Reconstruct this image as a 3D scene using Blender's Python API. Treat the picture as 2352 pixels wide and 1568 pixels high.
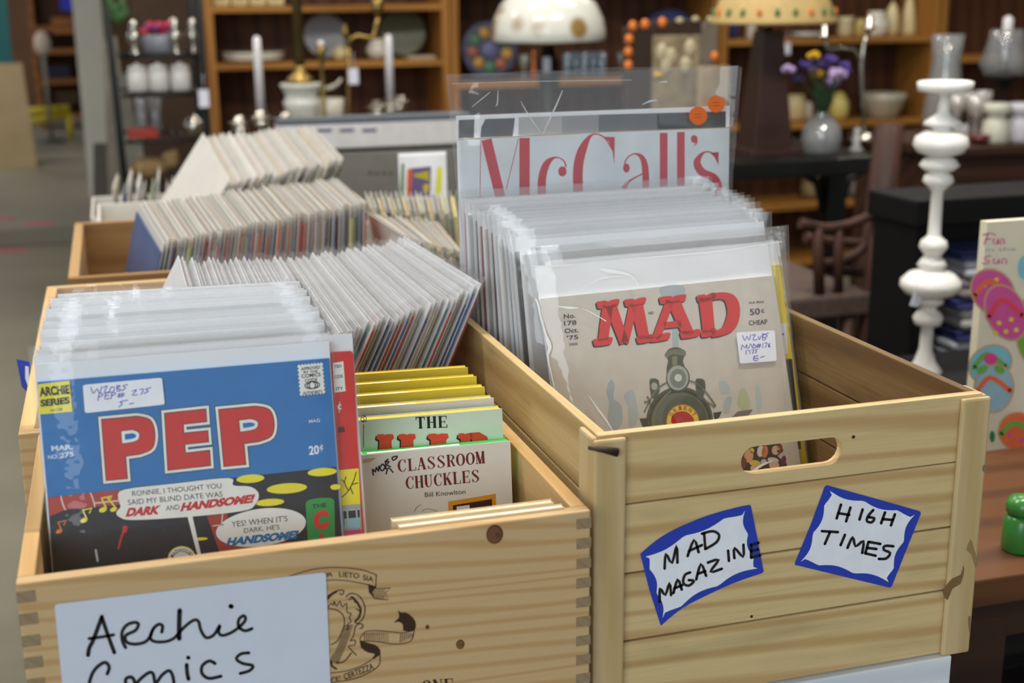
import bpy, bmesh, math, random
from mathutils import Vector, Matrix
from mathutils.geometry import tessellate_polygon
V = Vector
rnd = random.Random(7)
scene = bpy.context.scene
col = scene.collection
for _o in list(bpy.data.objects): bpy.data.objects.remove(_o)

# ------------------------------------------------------------------ camera
PW, PH, F = 2352, 1568, 2962.075
CAM = V((0.07084, -0.68909, 1.30023))
RX, RU, RF = V((0.9558, -0.2938, -0.0096)), V((0.0837, 0.2406, 0.967)), V((0.2818, 0.9251, -0.2546))
cam = bpy.data.objects.new('camera', bpy.data.cameras.new('camera'))
col.objects.link(cam); scene.camera = cam
cam.matrix_world = Matrix(((RX.x, RU.x, -RF.x, CAM.x), (RX.y, RU.y, -RF.y, CAM.y), (RX.z, RU.z, -RF.z, CAM.z), (0, 0, 0, 1)))
cam.data.sensor_width = 36; cam.data.lens = F / PW * 36
cam.data.clip_start = 0.02; cam.data.clip_end = 100
cam.data.dof.use_dof = True; cam.data.dof.focus_distance = 0.93; cam.data.dof.aperture_fstop = 7.0

# ------------------------------------------------------------------ world, lights, exposure
w = bpy.data.worlds.new('world'); scene.world = w; w.use_nodes = True
bg = w.node_tree.nodes['Background']; bg.inputs[0].default_value = (0.86, 0.93, 1.0, 1); bg.inputs[1].default_value = 0.5
scene.view_settings.view_transform = 'Standard'; scene.view_settings.look = 'None'
scene.view_settings.exposure = 0.0; scene.view_settings.gamma = 1.0
scene.view_settings.use_curve_mapping = False
cy_ = scene.cycles; cy_.max_bounces = 5; cy_.diffuse_bounces = 3; cy_.glossy_bounces = 2; cy_.transmission_bounces = 2; cy_.transparent_max_bounces = 14
cy_.caustics_reflective = False; cy_.caustics_refractive = False; cy_.use_adaptive_sampling = True; cy_.adaptive_threshold = 0.07; cy_.adaptive_min_samples = 10; cy_.sample_clamp_indirect = 6
def area(name, loc, target, sx, sy, power, color):
    l = bpy.data.lights.new(name, 'AREA'); l.shape = 'RECTANGLE'; l.size = sx; l.size_y = sy; l.energy = power; l.color = color
    o = bpy.data.objects.new(name, l); col.objects.link(o); o.location = loc
    o.rotation_euler = (V(target) - V(loc)).to_track_quat('-Z', 'Y').to_euler(); return o
# tall shop windows behind and to the side of the photographer, and tube fittings under the ceiling
area('shop_window_daylight', (-2.6, -3.6, 2.3), (0.3, 0.6, 0.8), 3.6, 2.6, 125, (0.86, 0.94, 1.0))
for k, (lx, ly, p) in enumerate(((-0.5, 0.9, 46), (1.3, 0.4, 58), (0.3, 2.6, 30), (2.3, 2.4, 26), (-1.6, 4.0, 30), (1.4, 4.4, 22), (3.6, 4.2, 22), (-1.5, 9.5, 60))):
    area('ceiling_tube_light', (lx, ly, 3.4), (lx, ly, 0), 1.3, 0.16, p, (1.0, 0.95, 0.88))

area('far_doorway_daylight', (-3.0, 13.6, 2.4), (-0.7, 12.4, 0), 1.6, 2.2, 45, (0.9, 0.95, 1.0))
# ------------------------------------------------------------------ helpers: camera rays to places in the room
def ray(px, py): return RX * ((px - PW / 2) / F) + RU * ((PH / 2 - py) / F) + RF
def at(px, py, d): return CAM + ray(px, py) * d
def onZ(px, py, z): r = ray(px, py); return CAM + r * ((z - CAM.z) / r.z)
def onY(px, py, y): r = ray(px, py); return CAM + r * ((y - CAM.y) / r.y)
def onX(px, py, x): r = ray(px, py); return CAM + r * ((x - CAM.x) / r.x)

# ------------------------------------------------------------------ materials
def lin(c): return tuple(((x / 255) / 12.92 if x / 255 <= 0.04045 else ((x / 255 + 0.055) / 1.055) ** 2.4) for x in c)
MATS = {}
def nod(m, t, **k):
    n = m.node_tree.nodes.new(t)
    for a, b in k.items(): setattr(n, a, b)
    return n
def flat(c, rough=0.55, metal=0.0, spec=0.4, var=0.06, scale=40, key=None, trans=0.0):
    """Plain colour with a little procedural mottling."""
    k = ('flat', tuple(c), rough, metal, spec, var, scale, trans)
    if k in MATS: return MATS[k]
    m = bpy.data.materials.new(key or 'colour_%02x%02x%02x' % tuple(int(x) for x in c)); m.use_nodes = True
    b = m.node_tree.nodes['Principled BSDF']; L = m.node_tree.links
    b.inputs['Roughness'].default_value = rough; b.inputs['Metallic'].default_value = metal
    b.inputs['Specular IOR Level'].default_value = spec; b.inputs['Transmission Weight'].default_value = trans
    lc = lin(c)
    if var > 0:
        tc = nod(m, 'ShaderNodeTexCoord'); no = nod(m, 'ShaderNodeTexNoise'); no.inputs['Scale'].default_value = scale; no.inputs['Detail'].default_value = 4
        cr = nod(m, 'ShaderNodeValToRGB'); cr.color_ramp.elements[0].position = 0.3; cr.color_ramp.elements[1].position = 0.7
        cr.color_ramp.elements[0].color = (*[max(0, x * (1 - var)) for x in lc], 1); cr.color_ramp.elements[1].color = (*[min(1, x * (1 + var)) for x in lc], 1)
        L.new(tc.outputs['Object'], no.inputs['Vector']); L.new(no.outputs['Fac'], cr.inputs['Fac']); L.new(cr.outputs['Color'], b.inputs['Base Color'])
    else: b.inputs['Base Color'].default_value = (*lc, 1)
    MATS[k] = m; return m
def wood(c1, c2, c3, axis='X', bands=34, dist=5.0, streak=0.45, rough=0.6, blotch=0.0, key='wood'):
    """Grain running along one axis: bands (growth lines), fine streaks, optional dark blotches."""
    k = ('wood', c1, c2, c3, axis, bands, dist, streak, blotch)
    if k in MATS: return MATS[k]
    m = bpy.data.materials.new(key); m.use_nodes = True; L = m.node_tree.links
    b = m.node_tree.nodes['Principled BSDF']; b.inputs['Roughness'].default_value = rough; b.inputs['Specular IOR Level'].default_value = 0.3
    tc = nod(m, 'ShaderNodeTexCoord'); oi = nod(m, 'ShaderNodeObjectInfo')
    sc = nod(m, 'ShaderNodeVectorMath', operation='SCALE'); sc.inputs[0].default_value = (1.7, 2.3, 1.1); L.new(oi.outputs['Random'], sc.inputs['Scale'])
    ad = nod(m, 'ShaderNodeVectorMath', operation='ADD'); L.new(tc.outputs['Object'], ad.inputs[0]); L.new(sc.outputs[0], ad.inputs[1])
    def mapped(s_along, s_across):
        mp = nod(m, 'ShaderNodeMapping'); s = [s_across] * 3; s['XYZ'.index(axis)] = s_along
        mp.inputs['Scale'].default_value = s; L.new(ad.outputs[0], mp.inputs['Vector']); return mp.outputs[0]
    wv = nod(m, 'ShaderNodeTexWave', wave_type='BANDS', bands_direction='DIAGONAL', wave_profile='SIN')
    wv.inputs['Scale'].default_value = 1.0; wv.inputs['Distortion'].default_value = dist; wv.inputs['Detail'].default_value = 3; wv.inputs['Detail Scale'].default_value = 0.22; wv.inputs['Detail Roughness'].default_value = 0.6
    L.new(mapped(bands * 0.035, bands * 0.62), wv.inputs['Vector'])
    n1 = nod(m, 'ShaderNodeTexNoise'); n1.inputs['Scale'].default_value = 1; n1.inputs['Detail'].default_value = 6; n1.inputs['Roughness'].default_value = 0.65
    L.new(mapped(9, 420), n1.inputs['Vector'])
    cr = nod(m, 'ShaderNodeValToRGB'); e = cr.color_ramp.elements; e[0].color = (*lin(c1), 1); e[1].color = (*lin(c2), 1); e[0].position = 0.55; e[1].position = 0.98
    L.new(wv.outputs['Fac'], cr.inputs['Fac'])
    mx = nod(m, 'ShaderNodeMix', data_type='RGBA', blend_type='MIX'); mx.inputs['B'].default_value = (*lin(c3), 1)
    r2 = nod(m, 'ShaderNodeMapRange'); r2.inputs['From Min'].default_value = 0.48; r2.inputs['From Max'].default_value = 0.8; r2.inputs['To Max'].default_value = streak
    L.new(n1.outputs['Fac'], r2.inputs['Value']); L.new(r2.outputs[0], mx.inputs['Factor']); L.new(cr.outputs['Color'], mx.inputs['A'])
    out = mx.outputs['Result']
    if blotch > 0:
        n2 = nod(m, 'ShaderNodeTexNoise'); n2.inputs['Scale'].default_value = 1; n2.inputs['Detail'].default_value = 3
        L.new(mapped(7, 38), n2.inputs['Vector'])
        r3 = nod(m, 'ShaderNodeMapRange'); r3.inputs['From Min'].default_value = 0.55; r3.inputs['From Max'].default_value = 0.75; r3.inputs['To Max'].default_value = blotch
        m2 = nod(m, 'ShaderNodeMix', data_type='RGBA', blend_type='MIX'); m2.inputs['B'].default_value = (*lin(tuple(int(x * 0.62) for x in c3)), 1)
        L.new(n2.outputs['Fac'], r3.inputs['Value']); L.new(r3.outputs[0], m2.inputs['Factor']); L.new(out, m2.inputs['A']); out = m2.outputs['Result']
    L.new(out, b.inputs['Base Color'])
    bp = nod(m, 'ShaderNodeBump'); bp.inputs['Strength'].default_value = 0.12; bp.inputs['Distance'].default_value = 0.001
    L.new(n1.outputs['Fac'], bp.inputs['Height']); L.new(bp.outputs[0], b.inputs['Normal'])
    MATS[k] = m; return m
def film(key='clear_plastic_film', haze=0.035, base=0.028, bump=0.4, bscale=70, rough=0.06, tint=(1, 1, 1)):
    k = ('film', key)
    if k in MATS: return MATS[k]
    m = bpy.data.materials.new(key); m.use_nodes = True; N = m.node_tree.nodes; L = m.node_tree.links
    N.remove(N['Principled BSDF']); out = N['Material Output']
    tr = nod(m, 'ShaderNodeBsdfTransparent'); tr.inputs[0].default_value = (*tint, 1)
    di = nod(m, 'ShaderNodeBsdfDiffuse'); di.inputs[0].default_value = (0.9, 0.9, 0.92, 1)
    gl = nod(m, 'ShaderNodeBsdfGlossy'); gl.inputs['Roughness'].default_value = rough
    tc = nod(m, 'ShaderNodeTexCoord'); no = nod(m, 'ShaderNodeTexNoise'); no.inputs['Scale'].default_value = bscale; no.inputs['Detail'].default_value = 2
    bp = nod(m, 'ShaderNodeBump'); bp.inputs['Strength'].default_value = bump; bp.inputs['Distance'].default_value = 0.004
    L.new(tc.outputs['Object'], no.inputs['Vector']); L.new(no.outputs['Fac'], bp.inputs['Height']); L.new(bp.outputs[0], gl.inputs['Normal'])
    fr = nod(m, 'ShaderNodeLayerWeight'); pw_ = nod(m, 'ShaderNodeMath', operation='POWER'); pw_.inputs[1].default_value = 4.0; L.new(fr.outputs['Facing'], pw_.inputs[0])
    ml_ = nod(m, 'ShaderNodeMath', operation='MULTIPLY'); ml_.inputs[1].default_value = 0.16; L.new(pw_.outputs[0], ml_.inputs[0])
    ad = nod(m, 'ShaderNodeMath', operation='ADD', use_clamp=True); ad.inputs[1].default_value = base; L.new(ml_.outputs[0], ad.inputs[0])
    m1 = nod(m, 'ShaderNodeMixShader'); m1.inputs[0].default_value = haze; L.new(tr.outputs[0], m1.inputs[1]); L.new(di.outputs[0], m1.inputs[2])
    m2 = nod(m, 'ShaderNodeMixShader'); L.new(ad.outputs[0], m2.inputs[0]); L.new(m1.outputs[0], m2.inputs[1]); L.new(gl.outputs[0], m2.inputs[2])
    L.new(m2.outputs[0], out.inputs['Surface']); MATS[k] = m; return m
def glass(c=(245, 248, 248), key='clear_glass', alpha=0.25):
    return film(key, haze=alpha, base=0.12, bump=0.6, bscale=60, rough=0.05, tint=lin(c))

# ------------------------------------------------------------------ mesh builder
class MB:
    def __init__(s): s.v = []; s.f = []; s.m = []; s.mats = []; s.sm = []
    def slot(s, mat):
        if mat not in s.mats: s.mats.append(mat)
        return s.mats.index(mat)
    def add(s, vs, fs, mat=0, smooth=False):
        k = len(s.v); s.v += [tuple(p) for p in vs]
        for f in fs: s.f.append([i + k for i in f]); s.m.append(mat); s.sm.append(smooth)
    def slab(s, O, ux, uy, un, w, h, t0, t1, mat=0):
        p = [O + ux * a + uy * b + un * c for c in (t0, t1) for b in (0, h) for a in (0, w)]
        s.add(p, [(0, 1, 3, 2), (4, 6, 7, 5), (0, 4, 5, 1), (2, 3, 7, 6), (0, 2, 6, 4), (1, 5, 7, 3)], mat); return s
    def box(s, a, b, mat=0):
        return s.slab(V(a), V((1, 0, 0)), V((0, 1, 0)), V((0, 0, 1)), b[0] - a[0], b[1] - a[1], 0, b[2] - a[2], mat)
    def bar(s, a, b, r, n=8, mat=0, r2=None):
        return s.tube([a, b], [r, r if r2 is None else r2], n, mat)
    def tube(s, path, r, n=8, mat=0, cap=True):
        path = [V(p) for p in path]; rs = r if isinstance(r, (list, tuple)) else [r] * len(path)
        k = len(s.v); prev = None
        for i, p in enumerate(path):
            d = (path[min(i + 1, len(path) - 1)] - path[max(i - 1, 0)]).normalized()
            u = d.orthogonal().normalized() if prev is None else (prev - d * prev.dot(d)).normalized()
            prev = u; q = d.cross(u)
            for j in range(n):
                a = 2 * math.pi * j / n; s.v.append(tuple(p + (u * math.cos(a) + q * math.sin(a)) * rs[i]))
        for i in range(len(path) - 1):
            for j in range(n):
                s.f.append([k + i * n + j, k + i * n + (j + 1) % n, k + (i + 1) * n + (j + 1) % n, k + (i + 1) * n + j]); s.m.append(mat); s.sm.append(True)
        if cap:
            for i in (0, len(path) - 1): s.f.append([k + i * n + j for j in range(n)]); s.m.append(mat); s.sm.append(False)
        return s
    def lathe(s, base, prof, n=20, mat=0, up=V((0, 0, 1)), sx=1.0):
        """prof: (radius, height) pairs from the bottom up."""
        base = V(base); u = up.orthogonal().normalized(); q = up.cross(u); k = len(s.v)
        for r, h in prof:
            for j in range(n):
                a = 2 * math.pi * j / n; s.v.append(tuple(base + up * h + u * (r * math.cos(a)) * sx + q * (r * math.sin(a))))
        for i in range(len(prof) - 1):
            for j in range(n):
                s.f.append([k + i * n + j, k + i * n + (j + 1) % n, k + (i + 1) * n + (j + 1) % n, k + (i + 1) * n + j]); s.m.append(mat); s.sm.append(True)
        for i in (0, len(prof) - 1):
            if prof[i][0] > 1e-5: s.f.append([k + i * n + j for j in range(n)]); s.m.append(mat); s.sm.append(False)
        return s
    def ball(s, c, rx, ry=None, rz=None, n=12, mat=0):
        c = V(c); ry = rx if ry is None else ry; rz = rx if rz is None else rz; k = len(s.v); h = n // 2
        for i in range(h + 1):
            t = math.pi * i / h
            for j in range(n):
                a = 2 * math.pi * j / n; s.v.append((c.x + rx * math.sin(t) * math.cos(a), c.y + ry * math.sin(t) * math.sin(a), c.z + rz * math.cos(t)))
        for i in range(h):
            for j in range(n):
                s.f.append([k + i * n + j, k + i * n + (j + 1) % n, k + (i + 1) * n + (j + 1) % n, k + (i + 1) * n + j]); s.m.append(mat); s.sm.append(True)
        return s
    def prism(s, loops, thick, mat=0):
        """loops: 3-D outlines (first outer, then holes) in one plane; thick: vector."""
        flatp = [p for l in loops for p in l]; n = len(flatp); k = len(s.v); thick = V(thick)
        s.v += [tuple(p) for p in flatp] + [tuple(V(p) + thick) for p in flatp]
        for t in tessellate_polygon([[V(p) for p in l] for l in loops]):
            s.f.append([k + i for i in t]); s.m.append(mat); s.sm.append(False)
            s.f.append([k + n + i for i in reversed(t)]); s.m.append(mat); s.sm.append(False)
        i0 = 0
        for l in loops:
            for i in range(len(l)):
                a, b2 = i0 + i, i0 + (i + 1) % len(l); s.f.append([k + a, k + b2, k + n + b2, k + n + a]); s.m.append(mat); s.sm.append(False)
            i0 += len(l)
        return s
    def build(s, name, mats=None, parent=None, label=None, bevel=0, cat=None, group=None, kind=None):
        me = bpy.data.meshes.new(name)
        xs = [p[0] for p in s.v]; ys = [p[1] for p in s.v]; zs = [p[2] for p in s.v]
        c = V(((min(xs) + max(xs)) / 2, (min(ys) + max(ys)) / 2, min(zs)))
        me.from_pydata([(p[0] - c.x, p[1] - c.y, p[2] - c.z) for p in s.v], [], s.f)
        ml = s.mats if mats is None else (mats if isinstance(mats, list) else [mats])
        for m in ml: me.materials.append(m)
        me.polygons.foreach_set('material_index', [min(i, len(ml) - 1) for i in s.m]); me.polygons.foreach_set('use_smooth', s.sm)
        bm = bmesh.new(); bm.from_mesh(me); bmesh.ops.recalc_face_normals(bm, faces=bm.faces); bm.to_mesh(me); bm.free()
        o = bpy.data.objects.new(name, me); col.objects.link(o); o.location = c
        if bevel:
            bv = o.modifiers.new('edge', 'BEVEL'); bv.width = bevel; bv.segments = 2; bv.limit_method = 'ANGLE'
        attach(o, parent); tag(o, label, cat, group, kind); return o
def wloc(o):
    p = V(o.location)
    while o.parent: o = o.parent; p = p + V(o.location)
    return p
def attach(o, parent):
    if parent is not None: o.location = V(o.location) - wloc(parent); o.parent = parent
def tag(o, label=None, cat=None, group=None, kind=None):
    for k, x in (('label', label), ('category', cat), ('group', group), ('kind', kind)):
        if x: o[k] = x
    return o
def thing(name, loc, label, cat, group=None, kind=None):
    o = bpy.data.objects.new(name, None); col.objects.link(o); o.location = loc; o.empty_display_size = 0.05
    return tag(o, label, cat, group, kind)
ORD = ['zeroth', 'first', 'second', 'third', 'fourth', 'fifth', 'sixth', 'seventh', 'eighth', 'ninth', 'tenth', 'eleventh', 'twelfth', 'thirteenth', 'fourteenth', 'fifteenth', 'sixteenth', 'seventeenth', 'eighteenth', 'nineteenth', 'twentieth']
def ordn(i):
    if i <= 20: return ORD[i]
    t = {2: 'twenty', 3: 'thirty', 4: 'forty', 5: 'fifty', 6: 'sixty'}[i // 10]
    return t + '-' + ORD[i % 10] if i % 10 else t[:-1] + 'ieth'

# ------------------------------------------------------------------ flat print on a real surface
_TX = {}
def text_mesh(s, off=0.0):
    if (s, off) in _TX: return _TX[(s, off)]
    c = bpy.data.curves.new('t', 'FONT'); c.body = s; c.size = 1; c.offset = off; c.resolution_u = 4; c.fill_mode = 'FRONT'
    o = bpy.data.objects.new('t', c); col.objects.link(o)
    me = bpy.data.meshes.new_from_object(o.evaluated_get(bpy.context.evaluated_depsgraph_get()))
    vs = [(v.co.x, v.co.y) for v in me.vertices]; fs = [list(p.vertices) for p in me.polygons]
    bpy.data.objects.remove(o); bpy.data.curves.remove(c); bpy.data.meshes.remove(me)
    x0 = min(v[0] for v in vs); x1 = max(v[0] for v in vs); y0 = min(v[1] for v in vs); y1 = max(v[1] for v in vs)
    vs = [((x - x0) / (x1 - x0), (y1 - y) / (y1 - y0)) for x, y in vs]
    _TX[(s, off)] = (vs, fs); return vs, fs
def smooth(pts, n=5, closed=False):
    if len(pts) < 3: return list(pts)
    m = len(pts); out = []
    for i in range(m if closed else m - 1):
        p = [pts[(i + k) % m] if closed else pts[min(max(i + k, 0), m - 1)] for k in (-1, 0, 1, 2)]
        for j in range(n):
            t = j / n
            out.append(tuple(0.5 * (2 * b + (c - a) * t + (2 * a - 5 * b + 4 * c - d) * t * t + (3 * b - a - 3 * c + d) * t ** 3) for a, b, c, d in zip(*p)))
    if not closed: out.append(tuple(pts[-1]))
    return out
def ell(cx, cy, rx, ry, rot=0, n=28, a0=0, a1=360):
    r = math.radians(rot); out = []; full = a1 - a0 == 360
    for i in range(n if full else n + 1):
        a = math.radians(a0 + (a1 - a0) * i / n); x, y = rx * math.cos(a), ry * math.sin(a)
        out.append((cx + x * math.cos(r) - y * math.sin(r), cy + x * math.sin(r) + y * math.cos(r)))
    return out
def offset(poly, d):
    a = sum(poly[i][0] * poly[(i + 1) % len(poly)][1] - poly[(i + 1) % len(poly)][0] * poly[i][1] for i in range(len(poly)))
    sg = 1 if a > 0 else -1; out = []; n = len(poly)
    for i in range(n):
        p, q, r = V(poly[i - 1]), V(poly[i]), V(poly[(i + 1) % n]); e1 = (q - p).normalized(); e2 = (r - q).normalized()
        n1, n2 = V((e1.y, -e1.x)) * sg, V((e2.y, -e2.x)) * sg; b = n1 + n2
        if b.length < 1e-4: b = n1
        b.normalize(); out.append(tuple(q + b * (d / max(0.45, b.dot(n1)))))
    return out
class Print:
    """Inked shapes lying on a plane (point P0, unit normal n); shapes are given in a pixel frame (offset ox, oy, zoom z) of the picture."""
    def __init__(s, P0, n, ox=0, oy=0, z=1.0, step=0.00008, base=0.0001):
        s.P0, s.n, s.ox, s.oy, s.z, s.step, s.base = V(P0), V(n).normalized(), ox, oy, z, step, base; s.mb = MB()
    def P(s, x, y, layer=0):
        r = ray(s.ox + x / s.z, s.oy + y / s.z); t = (s.P0 - CAM).dot(s.n) / r.dot(s.n)
        return CAM + r * t + s.n * (s.base + s.step * layer)
    def poly(s, pts, c, layer=1, rough=0.45, sm=0):
        if sm: pts = smooth(pts, sm, True)
        t = tessellate_polygon([[V((p[0], p[1], 0)) for p in pts]])
        s.mb.add([s.P(x, y, layer) for x, y in pts], t, s.mb.slot(flat(c, rough, var=0.05, scale=60)))
    def text(s, txt, TL, TR, BL, c, layer=3, bold=0.0):
        vs, fs = text_mesh(txt, bold)
        q = [(TL[0] + (TR[0] - TL[0]) * a + (BL[0] - TL[0]) * b, TL[1] + (TR[1] - TL[1]) * a + (BL[1] - TL[1]) * b) for a, b in vs]
        s.mb.add([s.P(x, y, layer) for x, y in q], fs, s.mb.slot(flat(c, 0.45, var=0.05, scale=60)))
    def stroke(s, pts, wd, c, layer=3, sm=4, ends=True):
        if sm and len(pts) > 2: pts = smooth([tuple(p) if len(p) == 3 else (p[0], p[1], wd) for p in pts], sm)
        else: pts = [tuple(p) if len(p) == 3 else (p[0], p[1], wd) for p in pts]
        L, R = [], []
        for i, p in enumerate(pts):
            a, b = pts[max(i - 1, 0)], pts[min(i + 1, len(pts) - 1)]; dx, dy = b[0] - a[0], b[1] - a[1]; l = math.hypot(dx, dy) or 1
            h = p[2] / 2; L.append((p[0] - dy / l * h, p[1] + dx / l * h)); R.append((p[0] + dy / l * h, p[1] - dx / l * h))
        mi = s.mb.slot(flat(c, 0.45, var=0.05, scale=60)); n = len(pts)
        s.mb.add([s.P(x, y, layer) for x, y in L + R], [(i, i + 1, n + i + 1, n + i) for i in range(n - 1)], mi)
        if ends:
            for p in (pts[0], pts[-1]):
                s.mb.add([s.P(x, y, layer) for x, y in ell(p[0], p[1], p[2] / 2, p[2] / 2, n=10)], [tuple(range(10))], mi)
    def serif(s, txt, TL, TR, BL, c, layer=3, gap=0.1):
        n = len(txt); cw = 1.0 / (n + (n - 1) * gap)
        hp = math.hypot(BL[0] - TL[0], BL[1] - TL[1])
        for i, ch in enumerate(txt):
            x0 = i * cw * (1 + gap); wp = math.hypot(TR[0] - TL[0], TR[1] - TL[1]) * cw
            def q(a, b): a = x0 + a * cw; return (TL[0] + (TR[0] - TL[0]) * a + (BL[0] - TL[0]) * b, TL[1] + (TR[1] - TL[1]) * a + (BL[1] - TL[1]) * b)
            for st in SERIF[ch]: s.stroke([(*q(p[0], p[1]), p[2] * wp) for p in st], 1, c, layer, sm=5 if len(st) > 2 else 0, ends=False)
    def build(s, name, parent, label=None): return s.mb.build(name, None, parent, label)
T_, t_ = 0.26, 0.07
def _se(x, y, h=0.2): return [(x - h, y, t_), (x + h, y, t_)]
SERIF = {
 'C': [[(.88, .28, t_), (.75, .06, t_), (.5, .02, t_), (.25, .2, .2), (.15, .5, T_), (.25, .8, .2), (.5, .98, t_), (.75, .93, t_), (.92, .72, t_)], [(.9, .0, t_), (.9, .32, t_)]],
 'L': [[(.3, 0, T_), (.3, 1, T_)], _se(.3, .03, .26), [(.05, .97, t_), (.95, .97, t_)], [(.93, .97, .1), (.93, .68, .04)]],
 'A': [[(.5, 0, t_), (.13, 1, t_)], [(.48, 0, T_), (.84, 1, T_)], [(.25, .66, t_), (.72, .66, t_)], _se(.13, .97, .16), _se(.84, .97, .2)],
 'S': [[(.82, .26, t_), (.65, .05, t_), (.4, .03, t_), (.2, .22, .2), (.42, .43, .24), (.62, .56, .24), (.82, .76, .2), (.6, .97, t_), (.35, .97, t_), (.15, .74, t_)], [(.82, .02, t_), (.82, .28, t_)], [(.15, .72, t_), (.15, .98, t_)]],
 'R': [[(.25, 0, T_), (.25, 1, T_)], [(.25, .03, t_), (.6, .04, t_), (.82, .25, .22), (.6, .48, t_), (.25, .5, t_)], [(.55, .48, .2), (.84, .98, .22)], _se(.25, .03, .22), _se(.25, .97, .22), _se(.86, .97, .1)],
 'O': [[(.5, .02, t_), (.22, .18, .18), (.13, .5, T_), (.22, .82, .18), (.5, .98, t_), (.78, .82, .18), (.87, .5, T_), (.78, .18, .18), (.5, .02, t_)]],
 'M': [[(.12, 0, t_), (.12, 1, t_)], [(.16, 0, T_), (.5, 1, T_)], [(.5, 1, t_), (.82, 0, t_)], [(.84, 0, T_), (.84, 1, T_)], _se(.12, .97, .14), _se(.84, .97, .2), _se(.1, .03, .12), _se(.88, .03, .14)],
 'H': [[(.2, 0, T_), (.2, 1, T_)], [(.8, 0, T_), (.8, 1, T_)], [(.2, .5, t_), (.8, .5, t_)], _se(.2, .03), _se(.2, .97), _se(.8, .03), _se(.8, .97)],
 'U': [[(.22, 0, T_), (.22, .7, T_), (.35, .94, .14), (.55, .98, t_), (.78, .8, t_), (.8, .4, t_), (.8, 0, t_)], _se(.22, .03), _se(.8, .03, .16)],
 'K': [[(.22, 0, T_), (.22, 1, T_)], [(.3, .62, t_), (.82, 0, t_)], [(.48, .4, T_), (.86, 1, T_)], _se(.22, .03), _se(.22, .97), _se(.82, .03, .14), _se(.84, .97, .18)],
 'E': [[(.25, 0, T_), (.25, 1, T_)], [(.05, .03, t_), (.9, .03, t_)], [(.25, .5, t_), (.7, .5, t_)], [(.05, .97, t_), (.92, .97, t_)], [(.88, .0, .1), (.88, .28, .04)], [(.9, 1, .1), (.9, .7, .04)], [(.7, .36, .06), (.7, .64, .06)]],
 'T': [[(.5, 0, T_), (.5, 1, T_)], [(.06, .05, .1), (.94, .05, .1)], [(.08, .0, .1), (.08, .3, .05)], [(.92, .0, .1), (.92, .3, .05)], [(.3, .96, .1), (.7, .96, .1)]],
 'N': [[(.15, 0, t_), (.15, 1, t_)], [(.18, 0, T_), (.82, 1, T_)], [(.85, 0, t_), (.85, 1, t_)], _se(.15, .97, .14), _se(.15, .03, .14), _se(.85, .03, .14)],
}

# ================================================================== the room
def concrete(key, c1, c2, sc=1.2):
    m = bpy.data.materials.new(key); m.use_nodes = True; L = m.node_tree.links; b = m.node_tree.nodes['Principled BSDF']; b.inputs['Roughness'].default_value = 0.45
    tc = nod(m, 'ShaderNodeTexCoord'); a = nod(m, 'ShaderNodeTexNoise'); a.inputs['Scale'].default_value = sc; a.inputs['Detail'].default_value = 9; a.inputs['Roughness'].default_value = 0.62
    cr = nod(m, 'ShaderNodeValToRGB'); cr.color_ramp.elements[0].position = 0.32; cr.color_ramp.elements[1].position = 0.72
    cr.color_ramp.elements[0].color = (*lin(c1), 1); cr.color_ramp.elements[1].color = (*lin(c2), 1)
    L.new(tc.outputs['Object'], a.inputs['Vector']); L.new(a.outputs['Fac'], cr.inputs['Fac']); L.new(cr.outputs['Color'], b.inputs['Base Color'])
    bp = nod(m, 'ShaderNodeBump'); bp.inputs['Strength'].default_value = 0.1; L.new(a.outputs['Fac'], bp.inputs['Height']); L.new(bp.outputs[0], b.inputs['Normal']); return m
CONC = concrete('concrete_floor', (104, 100, 80), (128, 122, 100)); CONC2 = concrete('worn_concrete', (118, 112, 98), (146, 140, 126), 0.7)
MB().box((-9, -5, -0.1), (9, 7.0, 0)).build('floor', CONC, kind='structure', label='grey concrete shop floor')
MB().box((-9, 7.0, -0.1), (9, 15.3, 0.09)).build('floor_step', CONC2, kind='structure', label='low raised concrete floor beyond the kerb')
WALLM = flat((150, 128, 104), 0.8, var=0.1, scale=3); WALLD = flat((74, 54, 40), 0.8, var=0.15, scale=3)
MB().box((-9, 15.3, 0), (0.4, 15.45, 4)).build('wall_far', flat((118, 84, 60), 0.8, var=0.2, scale=2), kind='structure', label='brown far wall at the end of the aisle')
MB().box((0.2, 5.75, 0), (9, 5.9, 3.6)).build('wall_back', WALLD, kind='structure', label='dark brown wall behind the bookcases')
MB().box((9, -5, 0), (9.15, 15.3, 4)).build('wall_right', WALLM, kind='structure', label='tan side wall')
MB().box((-9, -5, 4.0), (9, 15.3, 4.1)).build('ceiling', flat((205, 205, 200), 0.9, var=0.03, scale=2), kind='structure', label='pale shop ceiling')

# ================================================================== display boxes in the foreground
ZT = 1.0
PINE1, PINE2, PINE3 = (198, 168, 124), (180, 144, 96), (186, 152, 106)
PX = wood(PINE1, (186, 150, 102), PINE3, 'X', 105, 18, 0.45, key='pine_along_x'); PY = wood((212, 176, 122), (196, 156, 100), (176, 136, 84), 'Y', 30, 5, 0.4, key='pine_along_y')
ENDG = wood((150, 130, 102), (142, 121, 93), (126, 106, 80), 'Y', 120, 2, 0.5, key='pine_end_grain')
FB = flat((172, 124, 76), 0.7, var=0.12, scale=200)
BW, BD, BH, BT = 0.33, 0.262, 0.19, 0.0095
wb = thing('wine_box', (BW / 2, BD / 2, ZT - BH), 'natural pine wine box with a brown crest, holding the blue-covered comic', 'box')
fp = MB().box((0, 0, ZT - BH), (BW, BT, ZT)).build('front_panel', PX, wb, bevel=0.0012)
sl = MB().box((0.0002, BT, ZT - BH), (BT, BD, ZT)).build('side_panel', PY, wb, bevel=0.001)
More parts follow.
